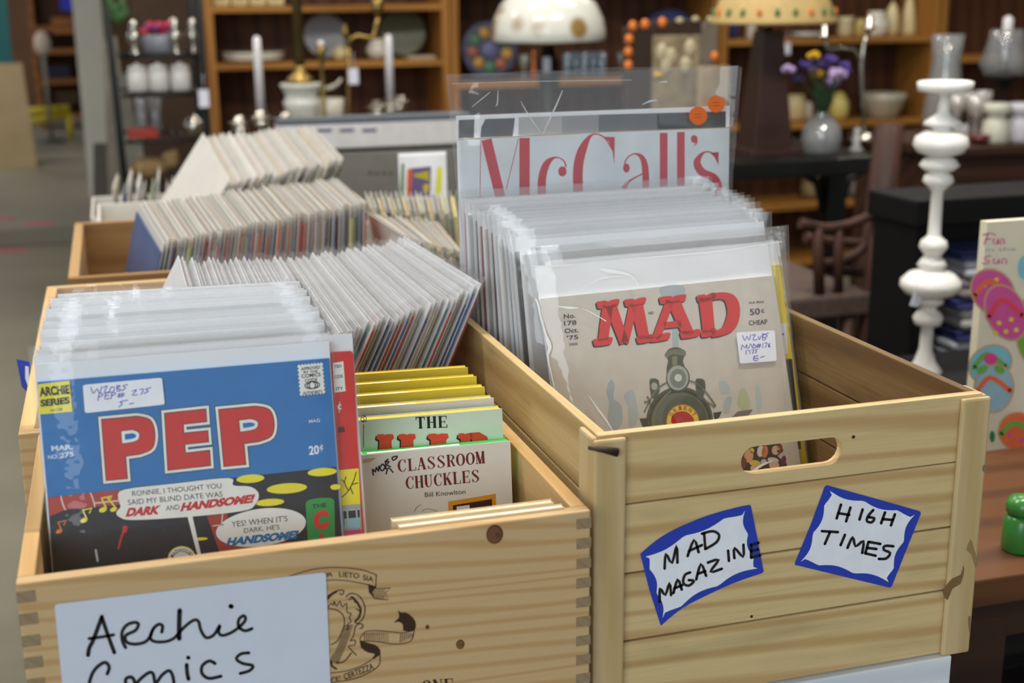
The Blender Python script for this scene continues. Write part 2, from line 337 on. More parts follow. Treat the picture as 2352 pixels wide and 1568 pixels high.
sr = MB().box((BW - BT, BT, ZT - BH), (BW - 0.0002, BD, ZT)).build('side_panel', PY, wb, bevel=0.001)
MB().box((BT, BD - BT, ZT - BH), (BW - BT, BD, ZT - .045)).build('back_panel', PX, wb)
MB().box((BT, BT, ZT - BH), (BW - BT, BD - BT, ZT - BH + 0.008)).build('bottom_panel', PX, wb)
for k in range(14):
    for x0 in (-0.0002, BW - BT + 0.0002):
        z1 = ZT - 0.0048 - k * 0.0131
        MB().box((x0, -0.0003, z1 - 0.0067), (x0 + BT, BT * 0.6, z1)).build('finger_joint', ENDG, wb)
INK = (58, 36, 22)
# knots and burnt-in crest on the front panel, drawn in a zoomed frame of the front
pr = Print((0, 0, ZT), (0, -1, 0), 680, 1140, 3.267)
for (cx, cy, r, c) in ((1490, 282, 60, (112, 74, 46)), (985, 978, 14, (96, 66, 40)), (1232, 1108, 30, (120, 84, 48))):
    pr = Print((0, 0, ZT), (0, -1, 0), 680, 1140, 3.267)
    pr.poly(ell(cx, cy, r * 1.05, r * 1.2, 10), (84, 52, 28), 1); pr.poly(ell(cx - r * .05, cy + 2, r * .88, r * 1.02, 10), c, 2); pr.poly(ell(cx + r * .4, cy + r * .1, r * .3, r * .35), tuple(int(x * .8) for x in c), 3); pr.build('knot', fp, 'dark round knot in the pine')
pr = Print((0, 0, ZT), (0, -1, 0), 680, 1140, 3.267)
S = lambda pts, wd=6, sm=4: pr.stroke(pts, wd, INK, 2, sm)
S([(-60, 600), (120, 546), (300, 530), (480, 546), (602, 586)], 7); S([(-60, 660), (225, 628), (300, 624), (420, 636), (540, 660), (595, 680)], 6); S([(602, 586), (597, 672)], 7)
pr.poly([(540, 655), (545, 715), (590, 768), (572, 715), (604, 676), (590, 672)], INK, 2)
S([(598, 690), (708, 684), (668, 722), (690, 774), (590, 766)], 6, 0)
for k in range(8): S([(584 + k * 11, 700 - k), (580 + k * 11, 764 + k)], 3, 0)
pr.text('PER', (150, 582), (276, 566), (152, 612), INK, 2, 0.01); pr.text('LIETO', (322, 560), (473, 574), (322, 600), INK, 2, 0.01); pr.text('SIA', (502, 584), (582, 602), (500, 624), INK, 2, 0.01)
for pts, wd in (([(235, 745), (290, 712), (335, 700), (358, 708), (345, 735), (325, 725)], 8), ([(236, 765), (270, 730), (300, 712)], 16), ([(375, 752), (400, 728), (445, 730), (490, 765), (516, 835), (505, 905), (465, 948), (438, 940)], 8),
                ([(390, 768), (410, 770), (405, 752)], 7), ([(420, 752), (462, 800), (484, 850), (470, 905), (446, 930)], 16), ([(436, 790), (462, 790)], 8), ([(450, 840), (486, 862)], 8), ([(438, 985), (460, 958), (492, 955), (502, 975), (480, 990)], 8),
                ([(240, 838), (300, 848), (352, 890), (362, 950), (340, 1020), (305, 1085), (262, 1108)], 7), ([(240, 830), (262, 800), (280, 815), (285, 785), (305, 822), (328, 782), (345, 826), (378, 800), (382, 865), (415, 878), (398, 905), (412, 935), (385, 958), (395, 985), (372, 1000)], 7),
                ([(440, 990), (428, 1050), (405, 1080), (442, 1076), (438, 1112), (392, 1120), (415, 1150), (452, 1190)], 7), ([(300, 1290), (270, 1270), (262, 1240)], 14), ([(415, 1170), (360, 1235), (300, 1248)], 9)): S(pts, wd)
for k in range(26):
    y = 965 + k * 11; xm = 425 - k * 3.6 if k < 15 else 370 - (k - 15) * 5
    S([(xm - 62 - (k > 18) * 10, y + 2), (xm, y - 2)], 5, 0)
pr.poly([(765, 850), (785, 868), (832, 872), (892, 930), (888, 1000), (810, 1006), (800, 958), (770, 938), (734, 942), (772, 904)], INK, 2, sm=3)
S([(480, 1060), (520, 1012), (600, 1004), (700, 1012), (800, 1022), (886, 1000)], 6); S([(886, 1000), (872, 1065), (830, 1096), (740, 1106), (640, 1092), (560, 1084), (485, 1084)], 6)
for k in range(12): S([(512 + k * 16, 1016 + abs(6 - k)), (514 + k * 16, 1080 + k)], 5 - k * .2, 0)
for k in range(7): S([(785 + k * 15, 1030 - k), (780 + k * 15, 1090 - k * 6)], 5, 0)
pr.poly([(478, 1060), (486, 1082), (590, 1110), (630, 1150), (624, 1190), (562, 1224), (592, 1180), (540, 1168), (486, 1130)], INK, 2, sm=2)
S([(150, 1330), (350, 1312), (480, 1272), (562, 1224)], 6); S([(150, 1405), (400, 1374), (540, 1322), (622, 1262), (628, 1180)], 7)
pr.text("V'E'", (240, 1358), (330, 1344), (246, 1390), INK, 2, 0.01); pr.text('CERTEZZA', (352, 1330), (572, 1246), (366, 1376), INK, 2, 0.01)
pr.build('crest_print', fp, 'dark brown burnt-in crest with ribbons and lettering')
pr = Print((0, 0, ZT), (0, -1, 0), 680, 1140, 3.267); pr.serif('ONE', (940, 1378), (1180, 1362), (946, 1480), INK, 2); pr.build('stamped_lettering', fp)

# box behind it, and the one behind that
def plain_box(label, x0, x1, y0, y1, z1, z0, t, mats, name='wooden_box', inner=None):
    b = thing(name, ((x0 + x1) / 2, (y0 + y1) / 2, z0), label, 'box')
    a, c = mats
    MB().box((x0, y0, z0), (x1, y0 + t, z1)).build('front_panel', a, b, bevel=0.001); MB().box((x0, y1 - t, z0), (x1, y1, z1)).build('back_panel', a, b, bevel=0.001)
    MB().box((x0, y0 + t, z0), (x0 + t, y1 - t, z1)).build('side_panel', c, b, bevel=0.001); MB().box((x1 - t, y0 + t, z0), (x1, y1 - t, z1)).build('side_panel', c, b, bevel=0.001)
    MB().box((x0 + t, y0 + t, z0), (x1 - t, y1 - t, z0 + 0.008)).build('bottom_panel', a, b); return b
plain_box('pale pine box behind the wine box, filled with edge-on magazines', -0.014, 0.326, 0.2665, 0.80, 1.0, 0.81, 0.011, (PX, PY))
BEECH = (wood((154, 118, 74), (138, 102, 62), (130, 94, 56), 'X', 20, 4, 0.4, key='beech_x'), wood((168, 134, 90), (150, 114, 72), (136, 102, 62), 'Y', 20, 4, 0.4, key='beech_y'))
plain_box('beech-coloured box with an empty corner beside the colourful magazine row', 0.007, 0.378, 0.837, 1.247, 1.0, 0.81, 0.012, BEECH)
CARD = (flat((196, 192, 184), 0.8, var=0.04), flat((196, 192, 184), 0.8, var=0.04))
plain_box('white cardboard comic box behind the slatted crate', 0.385, 0.70, 0.72, 1.25, 0.975, 0.81, 0.004, CARD, 'cardboard_box')
plain_box('white cardboard comic box at the far end of the bench', 0.035, 0.47, 1.262, 1.60, 0.975, 0.81, 0.004, CARD, 'cardboard_box')
# bench and table carrying the boxes, stacked white crates under the slatted crate
DW = wood((96, 70, 48), (70, 50, 34), (60, 42, 28), 'Y', 20, 4, 0.4, key='dark_bench_wood')
def table(name, label, x0, x1, y0, y1, z, t, leg, mat, apron=0.06, cat='table', z0=0.0, leg_mat=None):
    b = thing(name, ((x0 + x1) / 2, (y0 + y1) / 2, 0), label, cat)
    MB().box((x0, y0, z - t), (x1, y1, z)).build('table_top', mat, b, bevel=0.002)
    MB().box((x0 + leg, y0 + leg * .6, z - t - apron), (x1 - leg, y0 + leg, z - t)).build('apron', leg_mat or mat, b); MB().box((x0 + leg, y1 - leg, z - t - apron), (x1 - leg, y1 - leg * .6, z - t)).build('apron', leg_mat or mat, b)
    for lx in (x0 + leg * .5, x1 - leg * 1.5):
        for ly in (y0 + leg * .5, y1 - leg * 1.5): MB().box((lx, ly, z0), (lx + leg, ly + leg, z - t)).build('leg', leg_mat or mat, b)
    return b
table('display_bench', 'narrow dark wooden bench under the pine wine boxes', 0.01, 0.322, 0.03, 0.79, 0.81, 0.025, 0.04, DW, cat='bench')
table('display_table', 'dark wooden table under the rear comic boxes', 0.0, 0.74, 0.805, 1.98, 0.81, 0.025, 0.05, DW)
WPX = wood((226, 230, 234), (205, 212, 220), (190, 198, 208), 'X', 24, 5, 0.5, key='white_washed_wood')
wx1 = onY(2187, 1510, 0.0104).x
for k, (za, zb) in enumerate(((0.427, 0.8497), (0.002, 0.425))):
    c = thing('white_crate', (0.47, 0.24, za), ('white painted wooden crate directly under the slatted crate', 'white painted crate standing on the floor, lowest of the stack')[k], 'crate', 'white crates stacked under the slatted crate')
    n = 4; h = (zb - za) / n
    for j in range(n):
        g = 0.003 if j < n - 1 else 0
        MB().box((0.345, 0.0105, za + j * h), (wx1, 0.022, za + (j + 1) * h - g)).build('slat', WPX, c, bevel=0.0012)
        MB().box((0.345, 0.45, za + j * h), (wx1, 0.46, za + (j + 1) * h - g)).build('slat', WPX, c)
        for x0 in (0.345, wx1 - 0.011): MB().box((x0, 0.0225, za + j * h), (x0 + 0.011, 0.4495, za + (j + 1) * h - g)).build('slat', WPX, c)
    MB().box((0.3565, 0.0225, zb - 0.012), (wx1 - 0.0115, 0.4495, zb)).build('top_board', WPX, c)

# ------------------------------------------------------------------ slatted crate
MX0, MX1, MY0, MY1, MZ1, MZ0 = 0.336, 0.6217, 0.0104, 0.435, 1.0416, 0.8503
A1, A2, A3 = (210, 185, 136), (196, 166, 114), (172, 140, 92)
AX = wood(A1, (188, 156, 106), A3, 'X', 50, 14, 0.4, blotch=0.3, key='crate_wood_x'); AY2 = wood((126, 100, 64), (100, 75, 44), (74, 52, 30), 'Y', 20, 6, 0.6, blotch=0.6, key='stained_shaded_crate_wood'); AY = wood((198, 172, 122), (178, 148, 98), (146, 112, 70), 'Y', 26, 6, 0.55, blotch=0.5, key='crate_wood_y')  # AY2: dark streaks plus the inner wall's shade put into the colour
AZ = wood((200, 176, 132), (188, 162, 114), (174, 146, 100), 'Z', 26, 5, 0.4, blotch=0.15, key='crate_wood_z')
cr = thing('slatted_crate', ((MX0 + MX1) / 2, (MY0 + MY1) / 2, MZ0), 'pale slatted wooden crate with a handle slot and two blue-edged tags', 'crate')
st, pt = 0.007, 0.0045      # slat thickness, how proud the corner boards stand
zs = [MZ1, MZ1 - 0.0498, MZ1 - 0.0925, MZ1 - 0.1405, MZ0 + 0.0015][::1]
jz = [MZ1] + [onY(*p, MY0 + pt).z for p in ((1800, 1113.5), (1800, 1268), (1800, 1417))] + [MZ0 + 0.0005]
fy = MY0 + pt; sx0, sx1 = MX0 + pt, MX1 - pt
def cap2(ax, bx, r, n=10):  # capsule outline between two centres in the x-z plane
    out = []
    for i in range(n + 1): t = math.pi / 2 + math.pi * i / n; out.append((ax[0] + r * math.cos(t), ax[1] + r * math.sin(t)))
    for i in range(n + 1): t = -math.pi / 2 + math.pi * i / n; out.append((bx[0] + r * math.cos(t), bx[1] + r * math.sin(t)))
    return out
h1, h2 = onY(1733, 1057, fy), onY(1906, 1036, fy); hr = (h1.z - onY(1733, 1089, fy).z)
for j in range(4):
    za, zb = jz[j + 1] + (0.0012 if j < 3 else 0), jz[j]
    if j == 0:
        outer = [(sx0, fy, za), (sx1, fy, za), (sx1, fy, zb), (sx0, fy, zb)]
        hole = [(x, fy, z) for x, z in cap2((h1.x, h1.z), (h2.x, h1.z * .5 + h2.z * .5), hr)]
        MB().prism([outer, hole], (0, st, 0)).build('slat', AX, cr, 'top slat with an oval handle slot')
    else: MB().box((sx0, fy, za), (sx1, fy + st, zb)).build('slat', AX, cr, bevel=0.0011)
    MB().box((sx0, MY1 - pt - st, za), (sx1, MY1 - pt, zb)).build('slat', AX, cr)
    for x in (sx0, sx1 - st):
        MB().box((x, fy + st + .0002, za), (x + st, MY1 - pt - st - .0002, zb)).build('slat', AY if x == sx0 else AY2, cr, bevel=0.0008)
MB().box((sx0 + st, fy + st, MZ0), (sx1 - st, MY1 - pt - st, MZ0 + 0.007)).build('bottom_board', AX, cr)
pw = 0.0215
def cboard(a, b, lab=None): MB().box(a, b).build('corner_board', AZ, cr, lab, bevel=0.0018)
for (xa, xb) in ((MX0, MX0 + pw), (MX1 - pw * 1.05, MX1)):
    cboard((xa, MY0, MZ0 - 0.0002), (xb, fy - .0002, MZ1 - 0.0015)); cboard((xa, MY1 - pt + .0002, MZ0), (xb, MY1, MZ1 - 0.0015))
for (xa, xb) in ((MX0, sx0 - .0002), (sx1 + .0002, MX1)):
    cboard((xa, fy, MZ0), (xb, fy + pw * 1.15, MZ1 - 0.001)); cboard((xa, MY1 - pt - pw * 1.15, MZ0), (xb, MY1 - pt, MZ1 - 0.001))
MB().tube([onY(1352, 1028, MY0 - .0008), onY(1385, 1033, MY0 - .0012), onY(1418, 1039, MY0 - .0016)], [.0012, .0018, .0028], 8).build('nail', flat((70, 58, 52), 0.5, 0.6), cr, 'rusty nail lying in the chipped corner')
for (p, q) in (((1960, 1003), .0012), ((1726, 1415), .001)):
    a = onY(*p, fy); MB().lathe((a.x, fy + .0003, a.z), [(q, 0), (q, .0006)], 10, up=V((0, -1, 0))).build('nail_head', flat((40, 30, 24), 0.6), cr)
ST = (124, 96, 60)
for pts, c in (([(40, 1010), (95, 930), (150, 905), (165, 850), (172, 880), (150, 960), (100, 990), (70, 1060)], ST), ([(210, 690), (225, 720), (255, 830), (240, 860), (215, 780), (185, 750)], (150, 122, 82)), (ell(296, 255, 14, 22), (136, 114, 86)), ([(195, 1170), (212, 1160), (208, 1255), (200, 1240)], (132, 110, 84))):
    pr = Print((0, MY0, 0), (0, -1, 0), 2150, 980, 2.667); pr.poly(pts, c, 1, sm=2); pr.build('stain', cr, 'brown stain on the corner board')

# ================================================================== paper signs
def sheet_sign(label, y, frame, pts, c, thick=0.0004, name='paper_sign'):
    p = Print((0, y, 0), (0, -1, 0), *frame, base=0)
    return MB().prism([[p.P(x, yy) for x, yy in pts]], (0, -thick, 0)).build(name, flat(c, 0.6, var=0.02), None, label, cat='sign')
BLK = (24, 24, 28)
fr = (0, 1240, 2.8)
o = sheet_sign('large white handwritten sign on the wine box front', -0.0004, fr, smooth([(352, 432), (358, 416), (375, 408)], 3) + smooth([(2070, 207), (2090, 212), (2096, 232)], 3) + [(2125, 918), (2146, 1400), (449, 1520), (400, 918)], (206, 212, 226))  # camera-side shade put into the paper colour
pr = Print((0, -0.0008, 0), (0, -1, 0), *fr)
for pts, wd in (([(566, 738), (575, 690), (600, 640), (655, 492)], 24), ([(655, 495), (690, 600), (735, 722)], 22), ([(572, 632), (650, 622), (730, 608)], 18),
                ([(808, 690), (788, 650), (785, 590), (815, 545), (865, 528), (890, 540), (870, 580), (808, 612), (815, 655), (870, 668), (930, 655), (965, 620), (985, 570), (1020, 540), (1045, 552), (1040, 590)], 19),
                ([(985, 570), (965, 620), (990, 650), (1060, 652), (1115, 632), (1155, 590), (1200, 545), (1250, 512), (1278, 525), (1290, 575), (1325, 626), (1375, 608), (1415, 545), (1405, 590), (1430, 612), (1490, 592), (1545, 552), (1578, 512), (1568, 485), (1536, 508), (1535, 556), (1575, 582), (1620, 568)], 18),
                ([(1155, 452), (1152, 540), (1152, 632)], 27), ([(1483, 424), (1488, 426)], 27),
                ([(690, 858), (702, 815), (675, 785), (625, 815), (588, 870), (572, 960), (620, 1010), (720, 990), (800, 940), (810, 890), (850, 882), (868, 930), (850, 975)], 20),
                ([(868, 960), (890, 905), (955, 852), (985, 860), (1000, 920), (1040, 868), (1085, 838), (1108, 865), (1118, 915)], 19), ([(1200, 800), (1203, 850), (1212, 892)], 22), ([(1208, 754), (1213, 756)], 22),
                ([(1382, 792), (1345, 776), (1300, 808), (1300, 858), (1345, 888), (1420, 874)], 19), ([(1600, 724), (1550, 730), (1520, 762), (1560, 792), (1625, 806), (1605, 838), (1545, 856)], 18)): pr.stroke(pts, wd * 1.14, BLK, 1)
pr.build('lettering', o, 'black marker handwriting')
fr = (1280, 860, 2.2147)
def tagsign(label, y, outer, inner, strokes, wd=14):
    o = sheet_sign(label, y, fr, outer, (36, 62, 176), 0.0005)
    p = Print((0, y - 0.0005, 0), (0, -1, 0), *fr); p.poly(inner, (234, 237, 246), 1); p.build('label_face', o, 'white scalloped centre')
    p = Print((0, y - 0.0005, 0), (0, -1, 0), *fr)
    for s_ in strokes: p.stroke(s_, wd, BLK, 3, 3)
    p.build('lettering', o, 'black marker capitals')
def scal(corners, amps, n=8):
    out = []
    for i in range(4):
        a, b = corners[i], corners[(i + 1) % 4]; k = amps[i]
        for j in range(n * 3):
            t = j / (n * 3); x, y = a[0] + (b[0] - a[0]) * t, a[1] + (b[1] - a[1]) * t
            dx, dy = b[0] - a[0], b[1] - a[1]; l = math.hypot(dx, dy); s_ = abs(math.sin(math.pi * t * 2.5)) * 18 + k * math.sin(math.pi * t)
            out.append((x - dy / l * s_, y + dx / l * s_))
    return out
tagsign('tilted blue-edged tag reading MAD MAGAZINE on the slatted crate', fy - 0.0003,
        smooth([(422, 912), (500, 845), (600, 785), (760, 718), (900, 678), (978, 662)], 3) + smooth([(984, 670), (1010, 800), (1048, 1000)], 3) + smooth([(1040, 1008), (940, 1042), (850, 1078), (670, 1165), (590, 1220), (526, 1275)], 3) + [(470, 1100)],
        scal([(448, 925), (955, 690), (1018, 985), (535, 1238)], (-14, 10, 14, 4)),
        [[(545, 985), (552, 910), (582, 958), (606, 868), (610, 955)], [(662, 922), (695, 840), (718, 902)], [(668, 896), (735, 866)], [(746, 806), (752, 885)], [(735, 808), (790, 795), (822, 815), (808, 852), (752, 886)],
         [(520, 1155), (522, 1085), (548, 1120), (570, 1058), (578, 1120)], [(590, 1110), (612, 1040), (632, 1092)], [(594, 1086), (634, 1070)], [(675, 1005), (648, 1018), (640, 1058), (668, 1072), (695, 1048), (668, 1044)],
         [(706, 1040), (730, 962), (756, 1022)], [(714, 1012), (752, 998)], [(765, 955), (820, 940), (778, 1002), (836, 986)], [(868, 894), (872, 946)], [(900, 932), (900, 880), (944, 926), (946, 864)], [(985, 865), (985, 930)], [(985, 865), (1022, 855)], [(985, 898), (1020, 888)], [(985, 930), (1030, 918)]])
tagsign('square blue-edged tag reading HIGH TIMES on the slatted crate', fy - 0.0003, [(1372, 562), (1610, 628), (1842, 694), (1848, 704), (1700, 1074), (1690, 1082), (1208, 966), (1210, 955), (1290, 760), (1360, 570)],
        scal([(1386, 590), (1818, 712), (1686, 1055), (1238, 950)], (2, 2, 2, 2)),
        [[(1442, 660), (1420, 730)], [(1490, 675), (1468, 745)], [(1428, 704), (1484, 712)], [(1552, 685), (1536, 736)], [(1606, 688), (1580, 718), (1574, 744), (1598, 750), (1612, 730), (1585, 724)], [(1666, 700), (1646, 755)], [(1716, 710), (1696, 766)], [(1655, 734), (1706, 738)],
         [(1345, 795), (1426, 800)], [(1386, 800), (1360, 860)], [(1462, 814), (1440, 866)], [(1475, 880), (1502, 825), (1516, 872), (1556, 845), (1550, 906)], [(1582, 850), (1566, 906)], [(1585, 850), (1642, 860)], [(1576, 880), (1622, 886)], [(1566, 908), (1618, 920)], [(1708, 872), (1666, 870), (1660, 890), (1692, 906), (1672, 934), (1635, 936)]])
# the corner of another tag curling off the side of the second box
o = MB().prism([[V((-0.0148, .462, 1.003)), V((-.030, .517, .9925)), V((-.027, .503, .970)), V((-.0148, .440, .978))]], (0, -.0006, 0)).build('paper_sign', flat((36, 62, 176), .6, var=.02), None, 'curling blue-edged tag on the side of the rear pine box', cat='sign')
MB().prism([[V((-0.0163, .4625, .9985)), V((-.0272, .506, .9905)), V((-.0250, .4945, .9745)), V((-.0163, .4475, .982))]], (0, -.0004, 0)).build('label_face', flat((226, 228, 238), .6, var=.02), o)

# ================================================================== bagged comics and magazines
WHITE = flat((234, 236, 240), 0.5, var=0.03, scale=15); CREAMB = flat((206, 202, 194), 0.6, var=0.05, scale=20); BOARDS = [CREAMB, flat((214, 212, 208), .6), flat((198, 190, 176), .6), flat((208, 200, 196), .6), flat((190, 188, 180), .6)]; WHITE2 = flat((222, 223, 226), 0.5, var=0.04, scale=15)
PAGES = flat((206, 196, 178), 0.8, var=0.12, scale=300)
FILM = film(); FILM2 = film('crinkled_plastic_film', haze=0.05, base=0.05, bump=0.55, bscale=34, rough=0.05)
def sleeve(mb, O, ux, uy, un, wd, h, t0, t1, amp, nx=7, ny=4, seed=0, side_=0):
    """A clear bag: front and back sheets joined down the sides, open and slightly wavy at the top."""
    r = random.Random(seed); k = len(mb.v); nx2 = 2 * (nx + 1)
    for j in range(ny + 1):
        v_ = j / ny; fall = (1 - v_) ** 2
        for side in (0, 1):
            for i in range(nx + 1):
                a = i / nx if side == 0 else 1 - i / nx; t = t1 if side == 0 else t0
                sh = side_ * min(1, v_ * 3.5); mb.v.append(tuple(O + ux * (sh + a * (wd - 2 * sh)) + uy * (v_ * h + (r.uniform(-amp, amp) * .5 if j == 0 else 0)) + un * (t + (r.uniform(0, amp) if side == 0 else r.uniform(-.0002, .0002)) * fall)))
    for j in range(ny):
        for i in range(nx2):
            mb.f.append([k + j * nx2 + i, k + j * nx2 + (i + 1) % nx2, k + (j + 1) * nx2 + (i + 1) % nx2, k + (j + 1) * nx2 + i]); mb.m.append(0); mb.sm.append(True)
def bagged(TL, ux, uy, un, wd, h, cover, label, cat='comic', group=None, thick=0.0034, margin=0.012, board=WHITE, bag=True, name='bagged_comic', over=0.008, film_=None, amp=0.0006, side=0.003, pages=True, inset=0.002):
    """TL: top left corner of the backing board; ux along the top, uy down the sheet, un towards the cover side."""
    root = thing(name, TL + ux * wd / 2 + uy * h, label, cat, group)
    bt = min(.0009, thick * .26); MB().slab(TL, ux, uy, un, wd, h, 0, bt).build('backing_board', board, root)
    b = MB(); O = TL + ux * inset + uy * margin
    b.slab(O, ux, uy, un, wd - 2 * inset, h - margin, bt + .0001, thick - 0.0002, 0)
    bk = b.build('comic_book', flat(cover, 0.45, var=0.1, scale=25), root)
    if bag:
        s_ = MB(); sleeve(s_, TL - ux * side - uy * over, ux, uy, un, wd + 2 * side, h + over, -min(.0006, thick * .12), thick + min(.0004, thick * .1), amp, seed=rnd.randrange(10 ** 6), side_=side - .0005); s_.build('plastic_sleeve', film_ or FILM, root)
    return root, bk
def frame_of(TL, TR, lean):
    ux = (TR - TL).normalized(); back = V((-ux.y, ux.x, 0)).normalized(); l = math.radians(lean)
    uy = (V((0, 0, -1)) * math.cos(l) - back * math.sin(l)).normalized(); uy = (uy - ux * uy.dot(ux)).normalized()
    un = ux.cross(uy); un = un if un.y < 0 else -un
    return ux, uy, un

# --- front comic (blue cover, big red letters)
TLc, TRc = V((0.0162, 0.0882, 1.0867)), V((0.1872, 0.0848, 1.0867)); LEAN = 11.5
ux, uy, un = frame_of(TLc, TRc, LEAN)
mg = 0.0105; wd = 0.1735
root, bk = bagged(TLc - ux * 0.0012 - uy * mg - un * 0.0034, ux, uy, un, wd, 0.277, (62, 128, 190), 'comic with a blue cover, big red block letters and a handwritten price sticker', thick=0.0034, margin=mg, amp=0.0005, over=0.0115, inset=0.001)
pr = Print(TLc - un * 0.0002, un, 0, 780, 2.8)
W_, K_, RD, BL_, YE = (238, 236, 228), (22, 22, 26), (206, 44, 38), (38, 116, 184), (240, 226, 40)
pr.poly([(240, 272), (2116, 118), (2162, 816), (306, 1012)], BL_, 0)
pr.poly([(306, 1012), (2162, 816), (2230, 1700), (372, 1900)], (30, 30, 36), 0)
pr.poly([(244, 286), (449, 262), (469, 461), (252, 480)], YE, 1); pr.stroke([(449, 262), (469, 461)], 5, K_, 2, 0)
pr.text('ARCHIE', (250, 306), (443, 288), (256, 366), K_, 2, .05); pr.text('SERIES', (258, 386), (447, 364), (262, 432), K_, 2, .05); pr.text('16128', (324, 444), (400, 436), (325, 462), K_, 2, .02)
pr.poly([(1912, 160), (2076, 144), (2092, 346), (1928, 362)], W_, 1)
for k in range(9):
    t = k / 8
    for (a, b) in (((1912, 160), (2076, 144)), ((1928, 362), (2092, 346)), ((1912, 160), (1928, 362)), ((2076, 144), (2092, 346))): pr.poly(ell(a[0] + (b[0] - a[0]) * t, a[1] + (b[1] - a[1]) * t, 7, 7, n=8), BL_, 2)
for t_x, a, b, h in (('APPROVED', (1935, 178), (2056, 166), 20), ('BY THE', (1952, 202), (2042, 194), 14), ('COMICS', (1938, 222), (2060, 210), 24), ('CODE', (1960, 252), (2040, 244), 22), ('AUTHORITY', (1946, 334), (2074, 322), 20)): pr.text(t_x, a, b, (a[0] + 2, a[1] + h), K_, 3, .02)
for rx_ in (48, 34, 20): pr.stroke(ell(2008, 292, rx_, 22, -5) + [(2008 + rx_, 288)], 6, K_, 3, 0)
pr.text('MAR.', (328, 682), (466, 670), (332, 716), (214, 226, 240), 1, .03); pr.text('NO.', (308, 742), (372, 736), (310, 768), (214, 226, 240), 1, .02); pr.text('275', (382, 728), (474, 716), (384, 762), (214, 226, 240), 1, .03)
pr.text('MAG', (1986, 514), (2056, 506), (1988, 536), (214, 226, 240), 1, .01); pr.text('20', (1984, 684), (2050, 676), (1988, 742), (232, 238, 244), 1, .03); pr.text('c', (2056, 682), (2078, 680), (2058, 706), (232, 238, 244), 1, .02); pr.stroke([(2068, 670), (2066, 716)], 4, (232, 238, 244), 1, 0)
def blockP(x, y, wd_, hh, skew):
    f = lambda a, b: (x + a * wd_ + b * skew, y + b * hh - a * wd_ * 0.095)
    out = [f(0, 0)] + [f(*p) for p in smooth([(0.68, 0), (.93, .08), (1.0, .3), (.93, .54), (.68, .62)], 4)] + [f(.40, .63), f(.40, 1), f(0, 1)]
    hole = [f(.36, .22)] + [f(*p) for p in smooth([(.58, .215), (.68, .26), (.7, .32), (.66, .385), (.56, .41)], 3)] + [f(.36, .42)]
    return out, hole
for (x, y, wd_, hh, sk) in ((655, 514, 330, 388, 30), (1408, 450, 342, 362, 34)):
    o_, h_ = blockP(x, y, wd_, hh, sk)
    pr.poly(offset(o_, 27), K_, 1); pr.poly(offset(o_, 22), W_, 2); pr.poly(offset(o_, 5), K_, 3); pr.poly(o_, RD, 4); pr.poly(offset(h_, 4), K_, 5); pr.poly(h_, W_, 6); pr.poly(offset(h_, -20), BL_, 7)
e_ = [(1060, 474), (1322, 446), (1327, 524), (1176, 540), (1180, 602), (1334, 586), (1339, 654), (1186, 670), (1190, 730), (1346, 712), (1352, 806), (1082, 836)]
pr.poly(offset(e_, 27), K_, 1); pr.poly(offset(e_, 22), W_, 2); pr.poly(offset(e_, 5), K_, 3); pr.poly(e_, RD, 4)
pr.poly([(308, 1014), (782, 962), (768, 1060), (600, 1074), (420, 1092), (320, 1136)], (176, 60, 44), 1)
for l in ([(392, 1006), (402, 1050), (420, 1092)], [(582, 986), (600, 1030), (610, 1072)], [(610, 1050), (700, 1040), (770, 1034)]): pr.stroke(l, 9, (226, 210, 200), 2)
pr.poly([(1330, 1126), (1464, 1110), (1440, 1290), (1920, 1300), (2190, 1268), (2200, 1420), (1430, 1420)], (176, 60, 44), 1); pr.stroke([(1370, 1196), (1440, 1188)], 7, (226, 210, 200), 2, 0); pr.stroke([(1432, 1118), (1424, 1186)], 7, (226, 210, 200), 2, 0)
for (cx, cy, rx_, ry_) in ((1610, 893, 90, 27), (1845, 955, 130, 33), (2072, 850, 94, 26), (1736, 1045, 92, 23), (2158, 946, 34, 18), (1290, 1280, 46, 10)): pr.poly(ell(cx, cy, rx_, ry_, -4), YE, 1)
bb = [(800, 962), (1120, 924), (1470, 888), (1500, 935), (1610, 944), (1664, 990), (1640, 1060), (1560, 1100), (1210, 1138), (860, 1158), (770, 1140), (748, 1108), (775, 1072), (760, 1018)]
pr.poly(offset(smooth(bb, 4, True), 4), K_, 1); pr.poly(bb, W_, 2, sm=4); pr.poly([(1204, 1130), (1236, 1128), (1298, 1400), (1274, 1400)], W_, 3)
pr.text('RONNIE, I THOUGHT YOU', (848, 972), (1422, 920), (852, 1010), K_, 3); pr.text('SAID MY BLIND DATE WAS', (820, 1028), (1428, 974), (824, 1062), K_, 3)
pr.text('DARK', (828, 1080), (1042, 1062), (806, 1138), (200, 34, 30), 3, .06); pr.text('AND', (1066, 1066), (1152, 1058), (1068, 1098), K_, 3); pr.text('HANDSOME!', (1178, 1046), (1644, 990), (1158, 1104), (200, 34, 30), 3, .06)
b2 = ell(1678, 1206, 292, 120, -8, 40); pr.poly(offset(b2, 4), K_, 1); pr.poly(b2, W_, 2)
pr.text("YES! WHEN IT'S", (1488, 1166), (1848, 1128), (1490, 1204), K_, 3); pr.text("DARK, HE'S", (1568, 1210), (1796, 1186), (1570, 1246), K_, 3); pr.text('HANDSOME!', (1472, 1272), (1926, 1222), (1452, 1328), (28, 112, 176), 3, .06)
pr.poly([(1980, 1300)] + smooth([(1965, 1055), (1985, 1030), (2060, 1016), (2130, 1018), (2150, 1035)], 3) + [(2158, 1420), (1984, 1420)], (40, 150, 70), 3)
